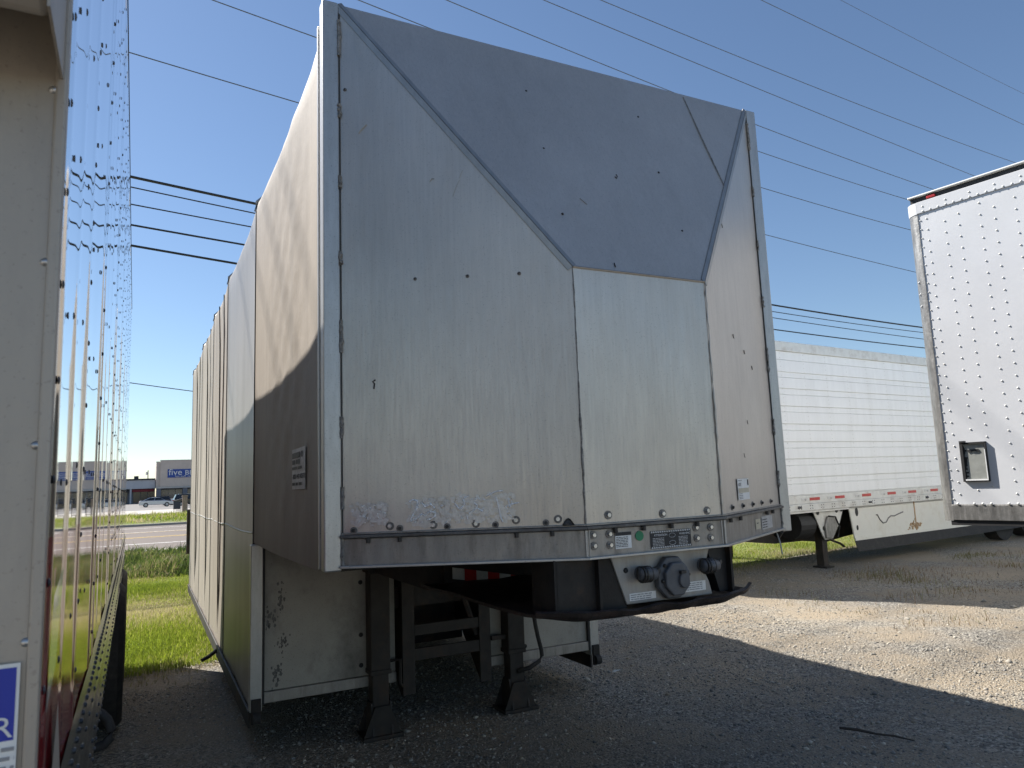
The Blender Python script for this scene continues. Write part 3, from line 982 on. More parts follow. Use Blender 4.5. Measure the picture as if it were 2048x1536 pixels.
# rear axles of the main trailer, in the dark below the deck
for ya in (7.4, 8.6):
    for sx in (-1, 1):
        wl = MB().cyl((sx * 0.72, ya, 0.42), (sx * 1.10, ya, 0.42), 0.42, 28).build('wheel', 'rubber', T)
        MB().cyl((sx * 1.10, ya, 0.42), (sx * 1.115, ya, 0.42), 0.24, 18).build('rim', 'worn_alu', wl)

# coupler under the nose: electrical plate, hangers, pick-up plate
cp = MB().prism([(-0.226, -0.45, 1.313), (-0.157, -0.45, 1.115), (0.30, -0.45, 1.112), (0.285, -0.45, 1.17), (0.262, -0.45, 1.215), (0.30, -0.45, 1.313)], (0, 0.012, 0)).build('coupler_plate', 'plate_grey', T, bevel=.004)
MB().prism([(-0.48, -0.44, 1.32), (-0.226, -0.44, 1.32), (-0.150, -0.44, 1.10), (-0.48, -0.44, 1.10)], (0, 0.012, 0)).build('coupler_web', 'dark_steel', T)
MB().prism([(0.30, -0.43, 1.318), (0.418, -0.43, 1.318), (0.418, -0.43, 1.115), (0.36, -0.43, 1.115)], (0, 0.30, 0)).build('coupler_web', 'black', T)
MB().box(0.408, 0.42, -0.46, 0.3, 1.11, 1.318).build('coupler_side', 'dark_steel', T)
MB().box(0.20, 0.41, -0.30, -0.29, 1.10, 1.318).build('coupler_back', 'black', T)
MB().box(-0.49, -0.478, -0.44, -0.25, 1.10, 1.318).build('coupler_side', 'dark_steel', T)
MB().box(-0.30, -0.288, -0.47, 0.0, 1.10, 1.318).build('coupler_side', 'dark_steel', T)
jit = wob(8, 0.009, 77)


def lip(u, v):
    x = -0.56 + 1.12 * u
    e = abs(x) / 0.56
    yf = -0.50 + 0.10 * max(0, e - 0.62) ** 1.5 / 0.25
    if v < 0.25:
        t = v / 0.25
        z = 1.112 - 0.027 * (1 - (1 - t) ** 2) ** .5 + 0.022 * e ** 3
        y = yf + 0.05 * t
    else:
        t = (v - 0.25) / 0.75
        y = yf + 0.05 + t * 1.3
        z = 1.085 + 0.01 * t + 0.02 * e ** 3 * (1 - t)
    return (x, y + float(jit(x * 40, v * 6)), z + float(jit(x * 33 + 9, v * 20)))


lp = MB().grid(lip, 90, 30).build('pickup_plate', 'greasy', T)
sd = lp.modifiers.new('solid', 'SOLIDIFY')
sd.thickness = 0.014
sd.offset = -1
# socket box, gladhands
yq = -0.452
s0 = (0.064, 1.208)
oct_ = lambda cx, cz, r, y: [(cx + r * math.cos(math.pi / 8 + i * math.pi / 4), y, cz + r * 1.08 * math.sin(math.pi / 8 + i * math.pi / 4)) for i in range(8)]
sk = MB().prism(oct_(*s0, 0.086, yq), (0, -0.035, 0)).build('power_socket', 'socket', T, bevel=.008)
MB().prism(oct_(s0[0] + .006, s0[1] - .004, 0.068, yq - 0.035), (0, -0.022, 0)).build('socket_cover', 'socket', sk, bevel=.006)
MB().prism([(s0[0] + .03 + 0.026 * math.cos(a), yq - 0.057, s0[1] - .012 + (0.034 if math.sin(a) > 0 else 0.03) * math.sin(a)) for a in np.linspace(0, 6.28, 17)[:-1]], (0, -0.014, 0)).build('socket_flap', 'socket', sk, bevel=.004)
MB().box(s0[0] + .01, s0[0] + .036, yq - .074, yq - .05, s0[1] + .018, s0[1] + .03).build('flap_hinge', 'bolt_dark', sk)
for a, r in ((2.3, 0.07), (3.3, 0.062), (0.1, 0.075), (-0.9, 0.07)):
    c = V(s0[0] + r * math.cos(a), yq - 0.036, s0[1] + r * math.sin(a))
    MB().dome(c, (0, -1, 0), 0.009, 0.012, 8).build('socket_bolt', 'bolt_dark', sk)
for gx_, gz_ in ((-0.085, 1.236), (0.25, 1.242)):
    gh = MB().cyl((gx_, -0.45, gz_), (gx_, -0.49, gz_), 0.03, 14).build('gladhand', 'socket', T, bevel=.003)
    MB().tube([(gx_ - 0.035, -0.495, gz_ + 0.004), (gx_, -0.505, gz_ + 0.002), (gx_ + 0.04, -0.50, gz_ - 0.002)], [0.026, 0.031, 0.024], 10).build('gladhand_body', 'socket', gh, smooth=True)
    for k in range(4):
        MB().cyl((gx_ - 0.03 + k * 0.012, -0.50, gz_), (gx_ - 0.024 + k * 0.012, -0.50, gz_), 0.034, 14).build('gladhand_rib', 'bolt_dark', gh)
    MB().tube([(gx_ + 0.04, -0.50, gz_), (gx_ + 0.062, -0.49, gz_ + 0.01), (gx_ + 0.066, -0.46, gz_ + .005)], 0.015, 8).build('gladhand_elbow', 'bolt_dark', gh)
c = V(-0.155, -0.45, 1.253)
MB().dome(c, (0, -1, 0), 0.012, 0.008, 8).build('plug_hole', 'black', T)
cf = lambda x, z, off=0.0: V(x, -0.4505 - off, z)
for x0, x1, z0, z1 in ((-0.145, -0.01, 1.128, 1.158), (0.08, 0.262, 1.135, 1.176)):
    st = plate(cf, x0, x1, z0, z1, 'sticker_white', 0.002)
    for k in range(4):
        text(38 if x1 > .1 else 26, 0.0075, 'faint_ink', st, cf(x0 + .006, z1 - 0.009 - k * 0.0085, 0.003), (1, 0, 0), (0, 0, 1), 'small_print', 0.0001)
MB().tube([(1.20, 0.02, 1.315), (1.185, -0.02, 1.24), (1.16, -0.05, 1.19)], 0.004, 5).build('loose_wire', 'sticker_grey', T)
MB().cyl((1.215, 0.0, 1.31), (1.215, 0.03, 1.28), 0.02, 8).build('latch', 'black', T)

# ------------------------------------------------------------------ mirror-sided trailer on the left
PSI = 0.013
TL = thing('polished_trailer', 'polished stainless trailer with red lower paint and grey riveted front, parked beside the tarp trailer', 'trailer',
           (-2.0185 - math.sin(PSI) * 0.93, -2.9876 + 0.93, 0), PSI)
LEN, ZT, ZL = 7.86, 3.70, 0.945
edges = np.linspace(0.0, LEN, 8)


def redline(y):
    return 1.60 - 0.05 * math.exp(-y / 1.2) - 0.0 * y


for k in range(len(edges) - 1):
    a, e = edges[k], edges[k + 1] - 0.004
    f1, f2, f3 = wob(6, 0.0011, 100 + k), wob(7, 0.0006, 140 + k), wob(5, 0.0016, 180 + k)

    def fn(u, v, z0, z1):
        y = a + (e - a) * u
        z = z0 + (z1 - z0) * v
        d = float(f1(y * 13, z * 0.8) + f2(y * 30, z * 2.2) + f3(y * 5, z * 1.9))
        flute = 0.0026 * math.exp(-((u - 0.07) / 0.025) ** 2) + 0.0026 * math.exp(-((u - 0.93) / 0.025) ** 2) + 0.0018 * math.exp(-((u - 0.5) / 0.03) ** 2) + 0.0012 * math.exp(-((u - 0.28) / 0.03) ** 2)
        return (d + flute + 0.001 * (1 - u) - 0.002, y, z)
    zr = 1.59
    pn = MB().grid(lambda u, v: fn(u, v, zr, ZT - 0.12), 90, 60).build('side_panel', 'mirror_steel', TL, smooth=True)
    MB().grid(lambda u, v: fn(u, v, ZL + 0.30, zr), 90, 20).build('painted_band', 'red_paint' if k < 4 else 'mirror_steel', pn, smooth=True)
    mb = MB()
    for off in (0.05, 0.22, 0.40, 0.58, 0.75, 0.92, 1.07):
        for z in np.arange(ZL + 0.25, ZT - 0.15, 0.115 if off in (0.05, 0.58, 1.07) else 0.23):
            if a + off < e:
                mb.dome((0.0, a + off, z + (0.03 if off > .3 else 0)), (1, 0, 0), 0.0055, 0.0025, 6)
    mb.build('rivets', 'rivet_dark', pn, kind='stuff')
# white slashes on the red paint
MB().add([(0.0022, 0.06, 1.395), (0.0022, 0.16, 1.43), (0.0022, 0.22, 1.545), (0.0022, 0.10, 1.52)], [(0, 1, 2, 3)]).build('painted_slash', 'white_gloss', TL)
MB().add([(0.0022, 0.08, 1.26), (0.0022, 0.30, 1.26), (0.0022, 0.22, 1.375), (0.0022, 0.18, 1.31)], [(0, 1, 2, 3)]).build('painted_slash', 'front_grey', TL)
rl = MB().grid(lambda u, v: (0.0005 + 0.007 * math.sin(v * math.pi * 5) ** 2 + 0.0006 * math.sin(u * 60), LEN * u, ZL + 0.31 * v + 0.0008 * math.sin(u * 37)), 120, 18).build('bottom_rail', 'rail_steel', TL, smooth=True)
mb = MB()
for z, st_ in ((ZL + 0.031, 0.09), (ZL + 0.093, 0.12), (ZL + 0.217, 0.12), (ZL + 0.279, 0.06)):
    for y in np.arange(0.04, LEN, st_):
        mb.dome((0.006, y, z), (1, 0, 0), 0.006, 0.005, 6)
mb.build('rivets', 'rivet_dark', rl, kind='stuff')
tr = MB().box(-0.03, 0.0, 0.002, LEN, ZT - 0.12, ZT).build('top_rail', 'mirror_steel', TL, bevel=.003)
MB().box(0.0, 0.002, 0.02, LEN, ZT - 0.015, ZT - 0.004).build('rail_seal', 'black', tr)
MB().box(-2.50, -0.002, 0.0, 0.03, ZL, ZT).build('front_wall', 'front_grey', TL, bevel=.004)
MB().box(-0.012, 0.0005, -0.004, 0.018, ZL, ZT).build('corner_trim', 'front_grey', TL, bevel=.003)
MB().box(-2.45, -0.03, 0.05, LEN - .02, ZL + .02, ZT - 0.02).build('insulated_body', 'front_grey', TL)
MB().box(-2.50, -0.0, LEN - .02, LEN, ZL, ZT - 0.002).build('rear_wall', 'rail_steel', TL)
for z in (2.102, 1.896, 1.691, 1.486, 1.28, 2.30, 2.5):
    MB().dome((-0.0135, 0.0, z), (0, -1, 0), 0.005, 0.004, 10).build('rivet', 'rivet', TL, smooth=True)
# refrigeration unit over the front wall
MB().prism([(-0.006, -0.005, 2.20), (-0.006, -0.13, 2.112), (-0.006, -0.16, 2.125), (-0.006, -0.22, 2.32), (-0.006, -0.24, 3.3), (-0.006, -0.16, 3.5), (-0.006, -0.005, 3.55)], (-2.4, 0, 0)).build('cooling_unit', 'front_grey', TL, bevel=.008)
MB().prism([(-0.004, -0.15, 2.113), (-0.004, -0.005, 2.115), (-0.004, -0.005, 2.4), (-0.004, -0.15, 2.4)], (-0.003, 0, 0)).build('unit_end_plate', 'front_grey', TL)
# sticker
st = MB().add([(-0.30, -0.0045, 1.34), (-0.0165, -0.0045, 1.34), (-0.0165, -0.0045, 1.467), (-0.30, -0.0045, 1.467)], [(0, 1, 2, 3)]).build('sticker', 'sticker_white', TL)
MB().add([(-0.296, -0.0050, 1.392), (-0.0195, -0.0050, 1.392), (-0.0195, -0.0050, 1.463), (-0.296, -0.0050, 1.463)], [(0, 1, 2, 3)]).build('blue_field', 'blue_print', st)
text('R', 0.029, 'white_paint', st, (-0.0205, -0.0056, 1.3955), (1, 0, 0), (0, 0, 1), depth=0.0003, align='RIGHT')
for k in range(3):
    text(28, 0.0075, 'faint_ink', st, (-0.018, -0.0056, 1.382 - .009 * k), (1, 0, 0), (0, 0, 1), 'small_print', 0.0001, align='RIGHT')


def axle_wheel(parent, x0, x1, y, z=0.50, r=0.50, tread=True):
    wl = MB()
    prof_ = [(x0, r * 0.6), (x0, r * .93), (x0 + (x1 - x0) * .12, r), (x0 + (x1 - x0) * .88, r), (x1, r * .93), (x1, r * .6)]
    n = 40
    v = [(px, y + pr_ * math.cos(6.283 * i / n), z + pr_ * math.sin(6.283 * i / n)) for px, pr_ in prof_ for i in range(n)]
    wl.add(v, [(j * n + i, j * n + (i + 1) % n, (j + 1) * n + (i + 1) % n, (j + 1) * n + i) for j in range(5) for i in range(n)])
    o = wl.build('tyre', 'rubber', parent)
    MB().cyl((x0 + .03, y, z), (x1 - .03, y, z), r * .6, 24).build('rim', 'worn_alu', o)
    return o


for ya in (5.35, 6.60):
    axle_wheel(TL, -0.225, 0.045, ya)
    axle_wheel(TL, -0.53, -0.26, ya)
    axle_wheel(TL, -2.48, -2.21, ya)
    MB().cyl((-2.3, ya, 0.5), (-0.2, ya, 0.5), 0.07, 10).build('axle', 'dark_steel', TL)
MB().box(-2.2, -0.3, 0.3, LEN - .1, ZL - 0.16, ZL).build('underframe', 'dark_steel', TL)
for x in (-0.55, -1.95):
    lg = MB().box(x - .07, x + .07, 2.0, 2.14, 0.0, ZL - .1).build('landing_leg', 'dark_steel', TL, bevel=.006)
    MB().box(x - .14, x + .14, 1.95, 2.19, 0.0, 0.025).build('foot_plate', 'dark_steel', lg)
MB().tube([(-0.06, 1.84, 1.0), (-0.02, 1.86, 0.965), (0.008, 1.86, 0.945), (0.025, 1.86, 0.925), (0.037, 1.86, 0.892), (0.034, 1.86, 0.866), (0.018, 1.86, 0.85), (-0.009, 1.86, 0.845), (-0.08, 1.86, 0.85), (-0.2, 1.9, 0.9)], 0.015, 8).build('hanging_hose', 'rubber', TL, smooth=True)

# ------------------------------------------------------------------ white trailer showing its riveted nose
TH = 0.173
TR = thing('riveted_trailer', 'white box trailer showing its riveted nose with a broken document box', 'trailer', (3.869, 0.758, 0), TH - math.pi / 2)
BZ, TZ, WR, LR = 1.185, 3.90, 2.56, 12.0
fl = wob(9, 0.0022, 55)
MB().grid(lambda u, v: (0.05 + (WR - 0.1) * u, float(fl(u * 30, v * 26)), 1.32 + (3.765 - 1.32) * v), 60, 60).build('nose_wall', 'box_white', TR, smooth=True)


def corner(x, sgn, z0, z1, m, name, rr_=0.06, extra=0.006):
    pts = []
    for i in range(9):
        a = math.pi / 2 * i / 8
        pts.append((x + sgn * (-(rr_ + extra) * math.sin(a) + 0.0), -extra + (rr_ + extra) * (1 - math.cos(a))))
    b = MB()
    v = [(p[0], p[1], z) for z in (z0, z1) for p in pts]
    b.add(v, [(i, i + 1, 10 + i, 9 + i) for i in range(8)])
    return b.build(name, m, TR, smooth=True)


corner(0.052, 1, 1.19, 3.765, 'worn_alu', 'corner_post', 0.092)
corner(WR - 0.055, -1, 1.19, 3.765, 'worn_alu', 'corner_post')
corner(0.052, 1, 3.76, 3.86, 'box_white', 'corner_cap', 0.092, 0.010)
bt = MB().box(0.05, WR - .05, -0.012, 0.03, BZ + 0.01, 1.318).build('bottom_rail', 'worn_alu', TR, bevel=.004)
MB().box(0.03, WR - .03, 0.0, 0.4, BZ - 0.03, BZ + 0.02).build('bottom_lip', 'black', TR)
tp = MB().box(0.052, WR - .05, -0.010, 0.03, 3.762, 3.862).build('top_rail', 'box_white', TR, bevel=.003)
MB().box(-0.0, WR, 0.012, 0.06, 3.86, 3.91).build('light_recess', 'black', TR)
MB().box(-0.012, WR + .012, -0.012, LR, 3.908, 3.926).build('roof_cap', 'rail_white', TR, bevel=.006)
for x in (0.17, 0.2 + 0.9, WR - .2):
    MB().box(x - .035, x + .035, -0.004, 0.02, 3.872, 3.894).build('clearance_lamp', 'red_lamp', TR, bevel=.003)
mb = MB()
for z in np.arange(1.36, 3.74, 0.078):
    mb.dome((0.068, -0.001, z), (0, -1, 0), 0.0065, 0.005, 7)
cols = [0.118, 0.254, 0.36, 0.515, 0.614, 0.76, 0.86, 1.01, 1.11, 1.26, 1.36, 1.51, 1.61, 1.76, 1.86, 2.01, 2.11, 2.3, 2.4]
fl0 = lambda x, z: float(fl((x - .05) / (WR - .1) * 30, (z - 1.32) / (3.765 - 1.32) * 26))
for i, x in enumerate(cols):
    for z in np.arange(1.40 + 0.03 * (i % 3), 3.73, 0.096):
        if 0.15 < x < 0.37 and 1.48 < z < 1.83:
            continue
        xx = x + 0.0015 * random.uniform(-1, 1)
        mb.dome((xx, fl0(xx, z) - 0.0005, z), (0, -1, 0), 0.0075, 0.006, 7)
for i, x in enumerate(np.arange(0.1, WR, 0.06)):
    mb.dome((x, -0.010, 3.775), (0, -1, 0), 0.008, 0.006, 7)
    if i % 3 == 0:
        mb.dome((x, -0.010, 3.815), (0, -1, 0), 0.008, 0.006, 7)
    if i % 4 != 1:
        mb.dome((x, -0.012, 1.325), (0, -1, 0), 0.011, 0.010, 7)
mb.build('rivets', 'rail_white', TR, kind='stuff', smooth=True)
# scraped dents round the rivets stay in the panel; document box
db = MB()
x0, x1, z0, z1 = 0.165, 0.352, 1.498, 1.808
fr_ = 0.014
for a, b_, c, d in ((x0, x1, z1 - fr_, z1), (x0, x0 + fr_ * 1.5, z0, z1), (x1 - fr_ * .7, x1, z0, z1), (x0, x1, z0, z0 + fr_ * .6)):
    db.box(a, b_, -0.024, 0.0, c, d)
db = db.build('document_box', 'black', TR)
MB().box(x0 + .015, x1 - .008, -0.010, -0.004, z0 + .01, z1 - .01).build('box_back', 'box_window', db)
MB().box(x0 + .02, x1 - .006, -0.027, -0.02, z0 + .008, z0 + .02).build('box_lip', 'white_paint', db)
MB().box(x1 - .012, x1 - .006, -0.027, -0.024, z0 + .02, z1 - .06).build('box_edge', 'white_paint', db)
MB().box(x0 + .01, x0 + .05, -0.05, -0.02, z1, z1 + .012).build('box_hinge', 'rivet_dark', db)
MB().prism([(x0 + .05, -0.012, z1 - .06), (x0 + .13, -0.012, z1 - .055), (x0 + .14, -0.012, z1 - .08), (x0 + .10, -0.012, z1 - .068), (x0 + .06, -0.012, z1 - .085)], (0, -.004, 0)).build('torn_label', 'black', db)
mb = MB()
for k in range(18):
    mb.box(x0 + .018, x0 + .018 + random.uniform(.006, .028), -.0125, -.0105, z0 + .02 + k * .0145, z0 + .02 + k * .0145 + .0146)
mb.build('torn_edge', 'black', db)
# chalk scribble on corner post
pts = []
for i in range(46):
    t = i / 45
    a = math.pi * 0.28
    pts.append((0.055 - 0.066 * math.sin(a) - 0.004 + 0.010 * math.sin(t * 22), -0.006 + 0.066 * (1 - math.cos(a)) - .006 + .008 * math.sin(t * 22), 3.25 - 0.36 * t + 0.015 * math.cos(t * 22)))
MB().tube(pts, 0.0045, 5).build('chalk_scribble', 'chalk', TR)
for x in (0.0, WR):
    MB().box(x - .004, x + .004, 0.06, LR, BZ + .02, 3.9).build('side_wall', 'far_white', TR)
MB().box(0.0, WR, LR, LR + .02, BZ, 3.9).build('rear_wall', 'far_white', TR)
MB().box(0.02, WR - .02, 0.06, LR, BZ + .0, BZ + .14).build('floor_frame', 'dark_steel', TR)
for x in (0.45, WR - .45):
    lg = MB().box(x - .07, x + .07, 2.3, 2.44, 0.0, BZ).build('landing_leg', 'dark_steel', TR, bevel=.006)
    MB().box(x - .14, x + .14, 2.24, 2.5, 0.0, 0.025).build('foot_plate', 'dark_steel', lg)
for ya in (9.6, 10.8):
    for xx in (0.03, WR - .3):
        axle_wheel(TR, xx, xx + .27, ya)
MB().box(0.3, WR - .3, 1.0, 1.9, BZ - .18, BZ).build('coupler_frame', 'black', TR)

# ------------------------------------------------------------------ ribbed white trailer behind
TF = thing('ribbed_trailer', 'white trailer with horizontal side ribs, red reflectors and a side skirt', 'trailer', (7.106, 5.546, 0), 0.11)
U = lambda x: (x - 7.106) / math.cos(0.11)
u0_, u1_ = U(4.75), U(18.6)
zs = [3.629, 3.484, 3.279, 3.186, 3.001, 2.9, 2.708, 2.609, 2.411, 2.304, 2.116, 2.01, 1.833, 1.728, 1.528, 1.425, 1.243]
for i in range(len(zs) - 1):
    hi, lo = zs[i] - 0.006, zs[i + 1] + 0.006
    d = 0.0 if i % 2 == 0 else 0.010
    MB().box(u0_ + .03, u1_, -0.0 - d, 0.03, lo, hi).build('side_slat', 'far_white', TF, bevel=.004)
MB().box(u0_ + .02, u1_, 0.02, 2.5, 0.95, 3.74).build('cargo_body', 'far_white', TF)
MB().box(u0_, u1_, -0.022, 0.03, 3.636, 3.79).build('top_rail', 'rail_white', TF, bevel=.006)
MB().box(u0_, u1_, -0.012, 2.5, 3.79, 3.80).build('roof_sheet', 'rail_white', TF)
MB().box(u0_ - .01, u0_ + .03, -0.02, 2.5, 0.98, 3.79).build('nose_wall', 'rail_white', TF, bevel=.01)
br = MB().box(u0_, u1_, -0.020, 0.03, 1.10, 1.236).build('bottom_rail', 'rail_white', TF, bevel=.004)
MB().box(u0_, u1_, -0.030, 0.03, 0.985, 1.098).build('lower_rail', 'rail_white', TF, bevel=.006)
for k, x in enumerate([6.9, 7.842, 8.542, 9.334, 10.134, 10.83, 11.616, 12.4, 13.2, 14.0, 14.8, 15.6]):
    MB().box(U(x), U(x) + 0.27, -0.026, -0.021, 1.148, 1.195).build('red_reflector', 'reflector_red', br)
    MB().box(U(x) - 0.21, U(x) - 0.05, -0.026, -0.021, 1.150, 1.193).build('white_reflector', 'reflector_white', br)
    MB().cyl((U(x) - .12, -0.026, 1.165), (U(x) - .12, -0.034, 1.165), 0.018, 10).build('reflector_stud', 'post_alu', br)
mb = MB()
for x in np.arange(u0_ + .1, u1_, 0.30):
    for dx in (0, 0.06):
        for z in (1.02, 1.065):
            mb.dome((x + dx, -0.030, z), (0, -1, 0), 0.010, 0.006, 6)
mb.build('rivets', 'rivet_dark', TF, kind='stuff')
mb = MB()
for x in np.arange(u0_ + .2, u1_, 0.62):
    for z in np.arange(1.27, 3.6, 0.075):
        mb.dome((x, -0.009, z), (0, -1, 0), 0.007, 0.005, 6)
mb.build('slat_rivets', 'rail_white', TF, kind='stuff')
for x in (7.5, 9.5, 11.4):
    MB().cyl((U(x), -0.030, 1.045), (U(x) + .08, -0.036, 1.045), 0.018, 8).build('side_lamp', 'rivet_dark', TF)
# skirt
MB().prism([(U(8.97), 0.02, 0.985), (U(9.06), 0.02, 0.43), (U(9.8), 0.02, 0.42), (U(16.5), 0.02, 0.42), (U(16.5), 0.02, 0.985)], (0, 0.02, 0)).build('side_skirt', 'skirt_white', TF)
MB().box(U(9.05), U(16.5), 0.004, 0.018, 0.40, 0.45).build('skirt_strip', 'skirt_white', TF)
MB().prism([(U(9.03), 0.005, 0.41), (U(9.06), -0.03, 0.22), (U(16.5), -0.03, 0.24), (U(16.5), 0.005, 0.41)], (0, 0.008, 0)).build('rubber_flap', 'rubber', TF)
for (x, z, a, c) in ((9.18, 0.89, 0.045, 0.075), (9.16, 0.62, 0.03, 0.045)):
    MB().prism([(U(x) + a * math.cos(t), 0.018, z + c * math.sin(t)) for t in np.linspace(0, 6.283, 17)[:-1]], (0, -.003, 0)).build('skirt_hole', 'black', TF)
sq = [(9.764, 0.804), (9.80, 0.81), (9.86, 0.72), (9.958, 0.651), (10.06, 0.66), (10.14, 0.73), (10.231, 0.765), (10.33, 0.755), (10.425, 0.775), (10.56, 0.80), (10.637, 0.81)]
MB().tube([(U(x), 0.014, z) for x, z in sq], 0.011, 5).build('spray_squiggle', 'washer', TF)
MB().box(U(11.03), U(11.06), 0.012, 0.02, 0.44, 0.985).build('skirt_seam', 'rust_flap', TF)
rs = MB()
for k in range(40):
    x, z = 10.98 + random.gauss(0, .1), 0.47 + abs(random.gauss(0, .06))
    rs.box(U(x), U(x) + random.uniform(.01, .04), 0.012, 0.0195, z, z + random.uniform(.01, .05))
rs.build('mud_splash', 'rust_flap', TF, kind='stuff')
# landing gear
bk = MB().prism([(U(8.05), 0.10, 1.0), (U(8.28), 0.10, 0.55), (U(8.34), 0.10, 0.47), (U(8.55), 0.10, 0.47), (U(8.78), 0.10, 0.72), (U(8.95), 0.10, 1.0)], (0, 0.02, 0)).build('gear_bracket', 'rail_white', TF, bevel=.004)
MB().prism([(U(8.33), 0.097, 0.50), (U(8.50), 0.097, 0.48), (U(8.66), 0.097, 0.66), (U(8.66), 0.097, 0.78), (U(8.55), 0.097, 0.86), (U(8.42), 0.097, 0.86), (U(8.32), 0.097, 0.7)], (0, -0.04, 0)).build('gear_case', 'worn_alu', bk, bevel=.01)
for x, z in ((8.19, 0.93), (8.72, 0.94), (8.86, 0.95), (8.33, 0.66)):
    MB().cyl((U(x), 0.098, z), (U(x), 0.094, z), 0.04, 12).build('bracket_hole', 'black', bk)
MB().tube([(U(8.42), 0.05, 0.86), (U(8.60), 0.05, 0.84), (U(8.70), 0.05, 0.66), (U(8.62), 0.05, 0.5)], 0.014, 6).build('cable', 'black', bk)
for yy in (0.16, 2.2):
    lg = MB().box(U(8.33), U(8.33) + .14, yy, yy + .14, 0.0, 1.0).build('landing_leg', 'leg_steel', TF, bevel=.008)
    MB().box(U(8.30), U(8.30) + .22, yy - .06, yy + .2, 0.0, 0.03).build('foot_plate', 'leg_steel', lg)
MB().tube([(U(8.45), .2, 0.5), (U(8.9), .2, 0.36), (U(9.0), .2, 0.3)], 0.02, 6).build('gear_brace', 'dark_steel', TF)
MB().prism([(U(6.0), .55, 0.95), (U(6.2), .55, 0.60), (U(7.6), .55, 0.44), (U(8.5), .55, 0.43), (U(9.0), .55, 0.36), (U(9.6), .55, 0.42), (U(12.5), .55, 0.6), (U(12.5), .55, 0.95)], (0, 1.2, 0)).build('dark_underframe', 'dark_steel', TF)  # dark underframe mass, extended so the gap behind the gear reads dark
MB().cyl((U(7.75), .35, 0.74), (U(8.15), .35, 0.74), 0.24, 20).build('air_tank', 'black', TF)
for x in (14.6, 15.8):
    for yy in (0.03, 2.2):
        wl = MB().cyl((U(x), yy + .03, 0.5), (U(x), yy + .3, 0.5), 0.5, 32).build('wheel', 'rubber', TF)

# ------------------------------------------------------------------ overhead wires
def wire(name, label, yp, cf_, r, m, x0=-30, x1=66, group=None):
    th = 0.105
    pts = []
    for x in np.linspace(x0, x1, 60):
        pts.append((float(x), yp + math.tan(th) * float(x), float(np.polyval(cf_, x))))
    o = MB().tube(pts, r, 5).build(name, m)
    return tag(o, label, 'cable', group)


def q3(xs_, zs_):
    return np.polyfit(xs_, zs_, 2 if len(xs_) > 2 else 1)


yl = lambda yp: yp / math.cos(0.105)
up = {
    'lowest of the thin high wires, far below the next': ([-2.56, 1.07, 18.67, 28.5], [11.33, 11.15, 10.53, 10.41]),
    'second lowest of the thin high wires': ([-0.75, 1.57, 18.62, 28.5], [13.18, 13.04, 12.40, 12.40]),
    'third of the thin high wires counted upward': ([2.88, 5.35, 18.67, 29.43], [14.48, 14.31, 13.87, 13.88]),
    'fourth of the thin high wires counted upward': ([5.51, 14.58, 18.58, 31.62], [15.42, 15.04, 14.97, 14.85]),
    'fifth of the thin high wires counted upward': ([8.98, 19.22, 35.88], [16.66, 16.53, 16.44]),
    'sixth of the thin high wires counted upward': ([11.34, 22.74, 41.94], [17.51, 17.65, 18.30]),
    'second highest of the thin high wires': ([19.9, 29.34, 42.68], [20.57, 20.70, 20.97]),
    'topmost and faintest of the thin high wires': ([25.59, 33.28, 43.28], [22.61, 22.75, 23.05])}
for i, (lab, (a, c)) in enumerate(up.items()):
    wire('power_line', lab, yl(14.0), q3(a, c), 0.013 if i < 7 else 0.009, 'wire_alu', group='thin high power lines')
low = {
    'topmost and thickest of the bundled low black cables': ([-2.61, 0.77, 24.71, 37.83], [10.52, 10.35, 9.66, 9.68], 0.042),
    'thin cable just under the thickest of the low black cables': ([-2.6, 0.74, 24.73, 37.77], [10.20, 10.07, 9.32, 9.38], 0.020),
    'middle one of the five low black cables': ([-2.58, 0.56, 24.69, 37.68], [9.72, 9.60, 9.02, 8.99], 0.020),
    'second lowest of the five low black cables': ([-2.57, 0.45, 24.72, 37.68], [9.12, 9.01, 8.44, 8.46], 0.030),
    'lowest of the five low black cables': ([-2.55, 0.25, 25.07, 37.87], [8.51, 8.42, 7.72, 7.84], 0.036)}
for lab, (a, c, r) in low.items():
    wire('utility_cable', lab, yl(19.0), q3(a, c), r, 'wire', group='low black utility cables')
tag(MB().tube([(x, 60 + 0.1 * x, 10.0 + 0.0016 * (x - 6) ** 2 - 0.09 * x) for x in np.linspace(-40, 40, 30)], 0.035, 5).build('service_wire', 'wire_alu'), 'single faint wire sagging above the shop roofs', 'cable')


# ------------------------------------------------------------------ shops across the road
B1 = thing('discount_shop', 'tall grey-brown shop front with blue sign and dark glazing', 'building', (0, 185, 0.12))
MB().box(-0.08, 24, 0, 30, 3.7, 9.4).build('facade_wall', 'stucco', B1)
MB().box(0.75, 24.3, -0.5, 0, 3.75, 9.7).build('facade_projection', 'stucco', B1)
MB().box(0.70, 24.4, -0.6, 0.3, 9.7, 9.9).build('coping', 'stucco_light', B1)
MB().box(-0.15, 0.70, -0.1, 0.3, 9.4, 9.58).build('coping', 'stucco_light', B1)
MB().box(-0.10, 24.2, -0.65, 0.1, 3.35, 3.72).build('canopy_edge', 'stucco_light', B1)
MB().box(0.0, 24, 1.2, 1.4, 0, 3.4).build('shop_wall', 'pier', B1)
for x in (0.0, 5.6, 11.2, 16.8, 22.6):
    MB().box(x, x + 1.0, -0.4, 0.6, 0, 3.4).build('pier', 'pier', B1)
for x in (1.1, 6.7, 12.3, 17.9):
    for k in range(3):
        g = MB().box(x + k * 1.5, x + k * 1.5 + 1.42, 1.08, 1.16, 0.3, 3.0).build('window', 'glass_dark', B1)
sg = MB().box(2.3, 12.0, -0.62, -0.52, 5.75, 7.7).build('sign_board', 'sign_blue', B1)
